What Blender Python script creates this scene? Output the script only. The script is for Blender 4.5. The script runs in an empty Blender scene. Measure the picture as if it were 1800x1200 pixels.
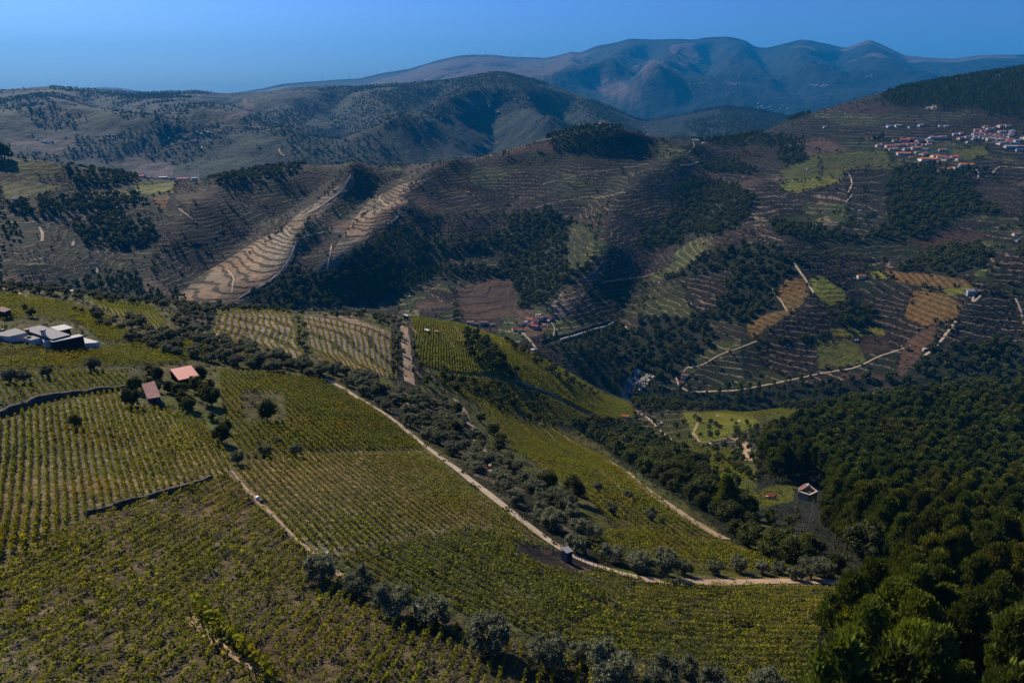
import bpy, math, random
import numpy as np
rng = np.random.default_rng(7); random.seed(7)
SC = bpy.context.scene
# ------------------------------------------------------------------ camera, world, sun, exposure
CAM_Z = 400.0; PITCH = math.radians(20.5); FPX = 1200.0     # photo frame is 1800 x 1200, 24 mm lens
cam_d = bpy.data.cameras.new('camera'); cam = bpy.data.objects.new('camera', cam_d); SC.collection.objects.link(cam)
cam_d.lens = 24; cam_d.sensor_width = 36; cam_d.clip_start = 1; cam_d.clip_end = 200000
cam.location = (0, 0, CAM_Z); cam.rotation_euler = (math.pi/2-PITCH, 0, 0); SC.camera = cam
SUN_EL = math.radians(35); SUN_AZ = math.radians(-42)         # azimuth from +Y, negative = left of the view
w = bpy.data.worlds.new('World'); SC.world = w; w.use_nodes = True
nt = w.node_tree; bg = nt.nodes['Background']; sky = nt.nodes.new('ShaderNodeTexSky')
sky.sky_type = 'NISHITA'; sky.sun_disc = False; sky.sun_elevation = SUN_EL; sky.sun_rotation = SUN_AZ
sky.altitude = 400; sky.air_density = 1.0; sky.dust_density = 2.0; sky.ozone_density = 3.0
tn = nt.nodes.new('ShaderNodeMix'); tn.data_type = 'RGBA'; tn.blend_type = 'MULTIPLY'; tn.inputs[0].default_value = 1; tn.inputs[7].default_value = (.29, .57, 1.25, 1)   # the photograph's colour grade
nt.links.new(sky.outputs[0], tn.inputs[6]); nt.links.new(tn.outputs[2], bg.inputs[0]); bg.inputs[1].default_value = 0.072
sd = bpy.data.lights.new('sun', 'SUN'); sd.energy = 5.0; sd.angle = math.radians(0.5); sd.color = (1, .87, .62)
so = bpy.data.objects.new('sun', sd); SC.collection.objects.link(so)
so.rotation_euler = (math.pi/2-SUN_EL, 0, math.pi-SUN_AZ); so.location = (0, 0, 900)
SC.view_settings.view_transform = 'Standard'; SC.view_settings.look = 'None'
SC.view_settings.gamma = 1; SC.view_settings.exposure = 0.45; SC.view_settings.use_curve_mapping = False
SC.cycles.max_bounces = 5; SC.cycles.transparent_max_bounces = 6; SC.cycles.volume_bounces = 1
COL = SC.collection
# ------------------------------------------------------------------ helpers: projection, noise
cp, sp = math.cos(PITCH), math.sin(PITCH)
def ray(px, py):
    u = (np.asarray(px, float)-900)/FPX; v = (600-np.asarray(py, float))/FPX
    dx = u; dy = cp+v*sp; dz = -sp+v*cp
    return dx, dy, dz
def az_slope(px, py):
    dx, dy, dz = ray(px, py); return np.arctan2(dx, dy), dz/np.hypot(dx, dy)
def project(x, y, z):
    zc = z-CAM_Z; f = y*cp-zc*sp; up = y*sp+zc*cp
    f = np.where(f > .5, f, .5)
    return 900+FPX*x/f, 600-FPX*up/f
def _hash(ix, iy, s):
    h = (ix.astype(np.int64)*374761393+iy.astype(np.int64)*668265263+s*1442695041) & 0xffffffff
    h = ((h ^ (h >> 13))*1274126177) & 0xffffffff
    return ((h ^ (h >> 16)) & 0xffff)/65535.0
def vnoise(x, y, s=0):
    ix = np.floor(x); iy = np.floor(y); fx = x-ix; fy = y-iy
    fx = fx*fx*(3-2*fx); fy = fy*fy*(3-2*fy)
    a = _hash(ix, iy, s); b = _hash(ix+1, iy, s); c = _hash(ix, iy+1, s); d = _hash(ix+1, iy+1, s)
    return (a+(b-a)*fx)*(1-fy)+(c+(d-c)*fx)*fy
def fbm(x, y, o=4, s=0):
    t = 0; a = .5; n = 0
    for k in range(o):
        t = t+a*(vnoise(x, y, s+k*17)*2-1); n += a; a *= .5; x, y = x*2.03+7.1, y*2.03-3.7
    return t/n
def ridged(x, y, o=4, s=0):
    t = 0; a = .5; n = 0
    for k in range(o):
        t = t+a*(1-2*np.abs(vnoise(x, y, s+k*13)*2-1)); n += a; a *= .5; x, y = x*2.1+3.3, y*2.1-1.9
    return t/n
def inpoly(px, py, poly):
    P = np.asarray(poly, float); ins = np.zeros(np.shape(px), bool)
    x0, y0 = P[:, 0].min(), P[:, 1].min(); x1, y1 = P[:, 0].max(), P[:, 1].max()
    m = (px >= x0) & (px <= x1) & (py >= y0) & (py <= y1)
    if not m.any(): return ins
    qx, qy = px[m], py[m]; r = np.zeros(qx.shape, bool); j = len(P)-1
    for i in range(len(P)):
        xi, yi = P[i]; xj, yj = P[j]
        if yi != yj:
            r ^= ((yi > qy) != (yj > qy)) & (qx < (xj-xi)*(qy-yi)/(yj-yi)+xi)
        j = i
    ins[m] = r; return ins
def segdist(x, y, pts):
    d = np.full(np.shape(x), 1e9)
    for (x0, y0), (x1, y1) in zip(pts[:-1], pts[1:]):
        L = (x1-x0)**2+(y1-y0)**2+1e-9
        t = np.clip(((x-x0)*(x1-x0)+(y-y0)*(y1-y0))/L, 0, 1)
        d = np.minimum(d, np.hypot(x-x0-t*(x1-x0), y-y0-t*(y1-y0)))
    return d
# ------------------------------------------------------------------ terrain: polar height sheet round the camera
# every curve is a line over the land (photo column, photo row, horizontal metres); the land is blended between them
CURVES = [
 ('z', [(900, -57, 4)], 2, 10),
 ('z', [(900, -58, 22)], 8, 10),
 ('p', [(-300,1240,78),(0,1240,68),(500,1240,57),(900,1240,56),(1300,1240,68),(1600,1240,84),(1800,1240,92),(2100,1240,100)], 50, 12),
 ('p', [(-300,1000,110),(0,1000,101),(500,1000,88),(900,1000,91),(1100,1000,103),(1300,1000,122),(1500,1000,140),(1800,1000,172),(2100,1000,190)], 44, 12),
 ('p', [(-300,850,150),(0,850,136),(300,850,127),(500,850,124),(750,850,130),(900,850,142),(1050,850,170),(1200,850,210),(1350,850,262),(1500,850,300),(1800,850,350),(2100,850,380)], 60, 12),
 ('p', [(-300,680,210),(0,690,192),(250,690,186),(400,690,192),(550,695,200),(700,705,216),(850,730,262),(950,755,320),(1050,775,390),(1150,780,440),(1300,785,420),(1500,770,420),(1800,760,460),(2100,760,480)], 70, 16),
 ('p', [(-300,485,450),(0,500,420),(100,510,410),(200,524,400),(300,534,400),(380,541,400),(540,547,410),(640,549,420),(720,556,435),(830,576,480),(930,616,530),(1000,652,570),(1060,688,600),(1110,705,625),(1200,712,600),(1300,728,590),(1450,712,575),(1600,690,570),(1800,672,600),(2100,665,640)], 22, 8),
 ('v', [(-300,-205,620),(0,-200,620),(400,-255,620),(720,-290,650),(930,-318,655),(1060,-332,665),(1110,-336,672),(1200,-322,660),(1300,-308,640),(1450,-296,640),(1600,-285,650),(1800,-262,670),(2100,-250,700)], 26, 10),
 ('p', [(-300,495,850),(0,503,850),(200,525,840),(400,545,830),(700,560,830),(850,580,800),(940,590,770),(1000,610,750),(1080,650,735),(1150,672,715),(1250,672,700),(1400,672,700),(1600,662,710),(1800,650,740),(2100,640,760)], 110, 14),
 ('p', [(-300,440,960),(0,445,960),(400,450,990),(700,450,1000),(950,450,1000),(1200,455,960),(1400,450,930),(1600,460,920),(1800,455,940),(2100,450,960)], 95, 14),
 ('p', [(-300,350,1150),(0,350,1130),(300,350,1180),(600,350,1220),(900,350,1200),(1200,350,1220),(1500,350,1220),(1800,350,1280),(2100,350,1300)], 70, 14),
 ('p', [(-300,290,1260),(0,305,1230),(250,328,1280),(530,308,1290),(750,312,1330),(950,295,1400),(1060,270,1430),(1200,290,1450),(1350,280,1500),(1500,265,1520),(1650,265,1560),(1800,262,1600),(2100,260,1650)], 55, 12),
 ('p', [(-300,262,1350),(0,276,1320),(70,281,1320),(130,291,1330),(240,312,1350),(330,318,1400),(390,312,1400),(430,301,1380),(530,290,1360),(620,294,1360),(700,292,1400),(770,287,1430),(830,282,1450),(900,262,1480),(960,244,1500),(1000,232,1500),(1050,224,1500),(1100,227,1500),(1160,245,1540),(1230,251,1600),(1300,245,1700),(1345,232,1800),(1400,207,1950),(1500,176,2200),(1560,160,2300),(1640,146,2450),(1700,135,2500),(1800,120,2600),(2100,100,2800)], 12, 5),
 ('v', [(-300,-330,1900),(0,-330,1900),(600,-330,1900),(900,-300,1950),(1200,-280,2200),(1400,-200,2500),(1500,-120,2900),(1800,-20,3300),(2100,0,3400)], 10, 10),
 ('p', [(-300,300,2700),(0,300,2600),(300,322,2600),(600,300,2600),(900,275,2700),(1100,245,2900),(1230,255,3000),(1400,235,3200),(1500,200,3600),(1800,160,4000),(2100,150,4000)], 55, 12),
 ('p', [(-300,215,3600),(0,220,3500),(300,225,3500),(600,215,3500),(900,200,3500),(1080,222,3500),(1200,226,3500),(1300,215,3500),(1400,212,3600),(1500,190,4200),(1800,150,4600),(2100,140,4600)], 48, 10),
 ('p', [(-300,150,5200),(0,163,5200),(40,158,5200),(90,152,5200),(160,157,5200),(230,165,5200),(265,163,5300),(350,161,5400),(400,165,5500),(450,162,5400),(500,157,5000),(600,151,4800),(650,151,4600),(720,147,4500),(800,140,4400),(830,136,4400),(865,131,4300),(900,133,4300),(950,145,4300),(1000,160,4200),(1050,180,4100),(1100,201,4000),(1130,213,4000),(1200,201,4100),(1270,188,4200),(1320,192,4300),(1360,200,4400),(1420,210,4600),(1800,170,5200),(2100,160,5400)], 8, 4),
 ('s', [(-300,-.06,6600),(0,-.06,6600),(1000,-.06,6300),(1300,-.075,6200),(1800,-.05,6400)], 8, 10),
 ('p', [(-300,185,8000),(0,185,8000),(500,172,8000),(800,165,8200),(1000,190,7800),(1200,195,7600),(1400,188,7500),(1600,165,8000),(2100,150,8000)], 34, 10),
 ('p', [(-300,178,11000),(0,174,11000),(350,174,10500),(500,160,10000),(700,145,9600),(900,130,9600),(1100,125,9800),(1300,130,9800),(1500,125,9800),(1800,122,9800),(2100,120,9800)], 46, 10),
 ('p', [(-300,165,14800),(0,157,14800),(30,158,14800),(120,161,14800),(180,155,14800),(215,157,14800),(260,163.5,14800),(300,168,15000),(380,170,14000),(412,163,12500),(450,157,12000),(500,148,12000),(570,142,12000),(640,137,12000),(680,128,12000),(720,122,12000),(760,110,12000),(810,99,12000),(835,98,12000),(870,98,12000),(900,101,12000),(960,103,12000),(985,98,12000),(1005,91,12000),(1020,95,12000),(1050,83,12000),(1085,76,12000),(1105,69,12000),(1160,69,12000),(1190,68,12000),(1220,70,12000),(1245,67,12000),(1280,66,12000),(1300,70,12000),(1315,75,12000),(1325,84,12000),(1345,86,12000),(1380,79,12000),(1410,73,12000),(1440,77,12000),(1465,79,12000),(1485,83,12000),(1510,77,12000),(1528,72,12000),(1555,81,12000),(1590,95,12000),(1640,100,12000),(1680,102,12000),(1720,97,12000),(1750,96,12000),(1800,97,12000),(1850,92,12000),(2100,98,12000)], 6, 2),
 ('s', [(0,-.03,26000),(400,-.03,26000),(900,-.01,14800),(1800,-.01,14800)], 1, 10),
]
NV = 1060; A_LIM = math.radians(47)
tv = np.linspace(-math.tan(A_LIM), math.tan(A_LIM), NV)
az_mid = np.arctan(tv)
side = np.radians(np.concatenate([np.linspace(48, 60, 22), np.linspace(63, 177, 36)]))
AZ = np.concatenate([[-math.pi], -side[::-1], az_mid, side, [math.pi]]); NA = len(AZ)
S_n, R_n = [], []
for kind, pts, nrow, sm in CURVES:
    P = np.array(pts, float); a = np.arctan2((P[:, 0]-900)/FPX, cp); r = P[:, 2]
    if kind == 'p': a, s = az_slope(P[:, 0], P[:, 1])
    elif kind == 's': s = P[:, 1]
    else: s = P[:, 1]/r
    aa = np.concatenate([[-math.pi], a, [math.pi]])
    sm_ = (s[0]+s[-1])/2; rm_ = (r[0]+r[-1])/2
    ss = np.interp(AZ, aa, np.concatenate([[sm_], s, [sm_]])); rr = np.interp(AZ, aa, np.concatenate([[rm_], np.asarray(r), [rm_]]))
    k = np.exp(-.5*(np.arange(-3*sm, 3*sm+1)/sm)**2); k /= k.sum()
    def smooth(v):
        q = np.pad(v, 3*sm, mode='edge'); o = np.convolve(q, k, 'valid'); m = np.clip((np.minimum(np.arange(NA), NA-1-np.arange(NA))-59)/30., 0, 1)
        return m*o+(1-m)*v
    S_n.append(smooth(ss)); R_n.append(np.log(smooth(rr)))
S_n = np.array(S_n); R_n = np.array(R_n)
for i in range(1, len(R_n)): R_n[i] = np.maximum(R_n[i], R_n[i-1]+.02)
h = np.diff(R_n, axis=0); dlt = np.diff(S_n, axis=0)/h
mm = np.zeros_like(S_n)
w1 = 2*h[1:]+h[:-1]; w2 = h[1:]+2*h[:-1]
same = dlt[1:]*dlt[:-1] > 0
with np.errstate(all='ignore'):
    mm[1:-1] = np.where(same, (w1+w2)/(w1/dlt[:-1]+w2/dlt[1:]), 0)
mm[0] = dlt[0]; mm[-1] = dlt[-1]
rows_R, rows_Z, rows_T = [], [], []
for k in range(len(CURVES)-1):
    n = CURVES[k][2]; t = (np.arange(n)/n)[:, None]
    h00 = 2*t**3-3*t**2+1; h10 = t**3-2*t**2+t; h01 = -2*t**3+3*t**2; h11 = t**3-t**2
    s = h00*S_n[k]+h10*h[k]*mm[k]+h01*S_n[k+1]+h11*h[k]*mm[k+1]
    R = np.exp(R_n[k]+t*h[k]); rows_R.append(R); rows_Z.append(s*R); rows_T.append(np.broadcast_to(k+t, R.shape))
rows_R.append(np.exp(R_n[-1:])); rows_Z.append(S_n[-1:]*np.exp(R_n[-1:])); rows_T.append(np.full((1, NA), len(CURVES)-1.))
GR = np.vstack(rows_R); GZ = np.vstack(rows_Z)+CAM_Z; GT = np.vstack(rows_T); NR = GR.shape[0]
GX = GR*np.sin(AZ); GY = GR*np.cos(AZ)
# fine relief, metres at each curve
AMP = np.interp(GT, range(22), [0, .3, .35, .4, .5, .9, .8, 3, 2.5, 7, 8, 6, 1.6, 15, 25, 30, 6, 60, 80, 110, 14, 30])
RID = np.interp(GT, range(22), [0, 0, 0, 0, 0, 0, 0, 3, 2, 9, 9, 5, 1, 15, 40, 42, 4, 80, 190, 300, 10, 30])
fine = np.where(GT < 7, 1/28., np.where(GT < 13, 1/120., np.where(GT < 17.5, 1/420., 1/1300.)))
def blend(n, f): return n(GX*f, GY*f, 5, 3)
GZ = GZ+AMP*np.where(GT < 7, fbm(GX/30, GY/30, 4, 3), np.where(GT < 13, fbm(GX/110, GY/110, 5, 5), np.where(GT < 17.5, fbm(GX/420, GY/420, 6, 9), fbm(GX/1300, GY/1300, 6, 11))))
GZ = GZ+RID*np.where(GT < 13, ridged(GX/230, GY/230, 3, 21), np.where(GT < 17.5, ridged(GX/900, GY/900, 5, 31), ridged(GX/2600, GY/2600, 5, 41)))
def raycast(px, py, tmin=1.0, tmax=99):
    a, s = az_slope(px, py); ai = int(np.searchsorted(AZ, a)-1); ai = min(max(ai, 0), NA-2)
    f = (a-AZ[ai])/(AZ[ai+1]-AZ[ai])
    R = GR[:, ai]*(1-f)+GR[:, ai+1]*f; Z = GZ[:, ai]*(1-f)+GZ[:, ai+1]*f; T = GT[:, ai]
    q = (Z-CAM_Z)/R; m = (q >= s) & (T >= tmin) & (T <= tmax)
    if not m.any():
        m2 = (T >= tmin) & (T <= tmax); i = int(np.argmax(np.where(m2, q, -9)))
        r = R[i]
    else:
        i = int(np.argmax(m)); r = R[i]
        if i > 0 and q[i-1] < s: g = (s-q[i-1])/(q[i]-q[i-1]); r = R[i-1]*(1-g)+R[i]*g
    return np.array([r*math.sin(a), r*math.cos(a), CAM_Z+s*r])
def wp(pts, tmin=1.0, tmax=99): return [tuple(raycast(x, y, tmin, tmax)) for x, y in pts]
# spurs (+) and gullies (-) of the facing hillside
SPURS = [
 ([(624,308),(600,350),(566,385),(538,405),(526,435),(508,472),(474,506),(430,536)], 24, 48),
 ([(650,340),(612,385),(580,415),(545,460),(500,500)], -9, 30),
 ([(800,300),(755,322),(722,352),(704,382),(664,404),(636,442),(592,480)], 24, 46),
 ([(900,330),(860,400),(800,430),(720,470),(640,520)], -22, 70),
 ([(400,330),(350,370),(310,410),(290,450),(270,500)], 12, 40),
 ([(560,320),(480,370),(420,410),(340,470),(300,520)], -14, 40),
 ([(1215,262),(1190,295),(1140,325),(1090,360),(1065,420),(1060,460),(1010,500),(975,540)], 22, 50),
 ([(1050,330),(1000,370),(930,420),(900,470),(930,520)], -18, 55),
 ([(1240,320),(1210,380),(1160,430),(1120,480),(1080,540),(1060,570)], -22, 55),
 ([(1330,330),(1280,400),(1240,450),(1210,500)], 14, 50),
 ([(1340,430),(1400,480),(1440,520),(1420,570),(1330,610),(1230,650)], 20, 50),
 ([(1640,420),(1560,440),(1500,500),(1560,560),(1600,640)], -16, 50),
 ([(1780,470),(1730,520),(1680,580),(1630,640)], 16, 45),
 ([(150,330),(180,400),(230,450),(260,520)], -16, 60),
 ([(60,380),(80,440),(100,500)], 12, 50),
]
add = np.zeros_like(GZ); midm = (GT > 8) & (GT < 12.3)
mx, my = GX[midm], GY[midm]; tw_ = np.interp(GT[midm], [8, 8.4, 11.2, 12.1], [0, 1, 1, .15]); acc = np.zeros(mx.shape)
for pts, amp, wd in SPURS:
    P = [(p[0], p[1]) for p in wp(pts, 7.5, 12)]
    d = segdist(mx, my, P); acc += amp*np.exp(-np.abs(d/wd)**1.5)
add[midm] = acc*tw_; GZ += add
# overlapping ridges and gullies of the blue hills and of the mountain wall
FAR = [
 ([(0,232),(60,222),(140,228),(230,240),(300,262)], 70, 190, 'L'), ([(0,200),(120,205),(240,222),(330,240)], -50, 170, 'L'),
 ([(250,166),(300,185),(330,205),(420,225),(520,262)], 75, 200, 'L'), ([(400,166),(400,190),(470,215),(560,232)], -70, 180, 'L'),
 ([(500,158),(470,178),(430,196),(400,214),(350,232)], 70, 170, 'L'), ([(600,152),(590,185),(620,215),(590,250)], -75, 170, 'L'),
 ([(650,152),(660,185),(700,215),(690,262)], 60, 150, 'L'), ([(760,146),(770,175),(740,205),(720,250)], -70, 150, 'L'),
 ([(865,133),(850,165),(800,195),(760,225),(700,285)], 95, 170, 'L'), ([(865,133),(900,165),(920,200),(960,240)], 60, 140, 'L'),
 ([(850,200),(860,230),(840,265)], -60, 120, 'L'), ([(1000,162),(980,195),(1000,225)], -60, 140, 'L'), ([(1060,186),(1040,205),(1090,225)], 45, 120, 'L'),
 ([(1270,190),(1220,205),(1150,222),(1110,240)], 60, 120, 'L'), ([(1270,190),(1300,215),(1340,238)], 40, 110, 'L'), ([(1240,205),(1230,235)], -40, 90, 'L'),
 ([(0,160),(60,185),(140,195)], 55, 180, 'L'), ([(150,158),(190,185),(210,205)], -60, 170, 'L'),
 ([(820,99),(840,115),(880,130)], 120, 330, 'D'), ([(900,101),(930,120),(960,135)], -110, 300, 'D'), ([(1005,91),(1000,112),(980,140),(960,160)], 230, 330, 'D'),
 ([(1030,92),(1050,125),(1040,155)], -220, 330, 'D'), ([(1105,70),(1095,100),(1060,135),(1020,150)], 230, 330, 'D'), ([(1140,72),(1140,110),(1120,150)], -200, 300, 'D'),
 ([(1215,72),(1195,100),(1165,135),(1150,170)], 240, 300, 'D'), ([(1250,72),(1250,110),(1230,150)], -230, 300, 'D'), ([(1300,72),(1300,100),(1270,140),(1240,175)], 230, 300, 'D'),
 ([(1330,86),(1350,115),(1400,150)], -230, 320, 'D'), ([(1415,74),(1400,100),(1430,130),(1470,150)], 220, 320, 'D'), ([(1485,82),(1470,105),(1490,135)], -200, 300, 'D'),
 ([(1528,73),(1530,100),(1560,125),(1600,145)], 220, 320, 'D'), ([(1590,95),(1620,120),(1680,140)], -150, 330, 'D'), ([(1060,135),(1100,150),(1150,175)], 170, 300, 'D'),
 ([(720,122),(740,135),(780,146)], -90, 280, 'D'), ([(640,137),(680,142)], 60, 250, 'D'),
]
for lay, (g0_, g1_), tw_in, pr in (('L', (12.9, 16.3), (13, 16.3), [0, 1, 1, .0]), ('D', (17.2, 20.3), (17.5, 20.3), [0, 1, 1, .0])):
    mk = (GT > g0_) & (GT < g1_); x_, y_ = GX[mk], GY[mk]; acc = np.zeros(x_.shape)
    wgt = np.interp(GT[mk], [g0_, g0_+.5, g1_-.55, g1_-.25], pr)
    for pts, amp, wd, l_ in FAR:
        if l_ == lay:
            P = [(p[0], p[1]) for p in wp(pts, *tw_in)]; d = segdist(x_+60*fbm(x_/500, y_/500, 3, 8), y_+60*fbm(x_/500, y_/500, 3, 9), P); acc += amp*np.exp(-np.abs(d/wd)**1.3)
    GZ[mk] += acc*wgt*(1.5 if lay == 'L' else .8)
    if lay == 'D': GZ[mk] += wgt*75*ridged(x_/850, y_/850, 5, 55)
    else: GZ[mk] += wgt*16*ridged(x_/260, y_/260, 4, 56)
    kc = 16 if lay == 'L' else 20; lim = np.broadcast_to(S_n[kc], GZ.shape)[mk]-(kc-GT[mk])*(.016 if lay == 'L' else .010)
    qs = (GZ[mk]-CAM_Z)/GR[mk]; e_ = qs-lim; soft = .006; over = e_ > -soft
    qs = np.where(over, lim-soft*np.exp(-np.clip(e_+soft, 0, 1)/soft), qs); m2 = GT[mk] < kc; GZ[mk] = np.where(m2, CAM_Z+qs*GR[mk], GZ[mk])
# near banks: the dark stone-walled steps between the foreground plots (upper side raised)
def column_lookup(x, y):
    a = np.arctan2(x, y); ai = np.clip(np.searchsorted(AZ, a)-1, 0, NA-2); f = (a-AZ[ai])/(AZ[ai+1]-AZ[ai]); return ai, f
def height(x, y):
    x = np.atleast_1d(np.asarray(x, float)); y = np.atleast_1d(np.asarray(y, float))
    r = np.hypot(x, y); ai, f = column_lookup(x, y); out = 0
    for c, wgt in ((ai, 1-f), (ai+1, f)):
        lo = np.zeros(len(r), int); hi = np.full(len(r), NR-1)
        for _ in range(11):
            mid = (lo+hi)//2; g = GR[mid, c] <= r; lo = np.where(g, mid, lo); hi = np.where(g, hi, mid)
        lo = np.minimum(lo, NR-2); g = (r-GR[lo, c])/(GR[lo+1, c]-GR[lo, c]); g = np.clip(g, 0, 1)
        out = out+wgt*(GZ[lo, c]*(1-g)+GZ[lo+1, c]*g)
    return out
def hz(x, y): return float(height([x], [y])[0])
PX, PY = project(GX, GY, GZ)
# ------------------------------------------------------------------ land cover: parcels traced on the photograph, laid on the land
# kind: (soil/ground colour A, stripe colour B, stripe spacing in metres of height, stripe share)
KIND = {
 'terr_dark':  ((.008,.011,.005), (.082,.064,.044), 4.6, .24),
 'terr_brown': ((.010,.008,.005), (.088,.060,.040), 4.4, .28),
 'terr_green': ((.022,.030,.006), (.105,.086,.045), 4.8, .25),
 'terr_tan':   ((.20,.142,.090), (.026,.024,.012), 3.4, .30),
 'terr_bare':  ((.012,.011,.009), (.16,.12,.08), 5.0, .12),
 'grove':      ((.014,.011,.008), (.140,.098,.070), 4.2, .28),
 'grove_pale': ((.095,.072,.050), (.23,.175,.125), 3.8, .28),
 'grass':      ((.062,.070,.011), (.070,.064,.016), 6, .4),
 'lime':       ((.115,.118,.012), (.085,.080,.018), 3, .3),
 'green':      ((.060,.066,.010), (.050,.046,.018), 3, .3),
 'soil':       ((.066,.040,.027), (.046,.030,.021), 3, .3),
 'plum':       ((.022,.014,.012), (.066,.042,.034), 3.5, .30),
 'ochre':      ((.115,.068,.020), (.070,.045,.018), 3, .3),
 'wood':       ((.010,.013,.006), (.016,.018,.009), 5, .3),
 'scrub':      ((.017,.018,.008), (.090,.068,.044), 4.6, .26),
 'pale':       ((.34,.27,.20), (.38,.31,.24), 4, .3),
 'dirt':       ((.18,.125,.070), (.07,.068,.028), 0, .3),
 'vine_dry':   ((.100,.068,.030), (.052,.046,.014), 0, .3),
 'vine_tan':   ((.150,.112,.052), (.055,.058,.016), 0, .3),
 'vine_green': ((.078,.068,.022), (.034,.042,.007), 0, .3),
 'rock':       ((.24,.20,.16), (.30,.26,.21), 6, .3),
 'pitch':      ((.014,.085,.055), (.014,.085,.055), 0, .3),
 'far_wood':   ((.003,.009,.009), (.006,.013,.011), 14, .2),  # blue of the distant haze partly mixed into this ground colour
 'far_terr':   ((.003,.010,.011), (.014,.023,.021), 11, .28),  # red held down so the terraces carry a painted haze blue
 'far_field':  ((.014,.028,.015), (.024,.032,.02), 10, .3),
 'far_bare':   ((.070,.052,.048), (.09,.07,.065), 30, .3),
}
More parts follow.
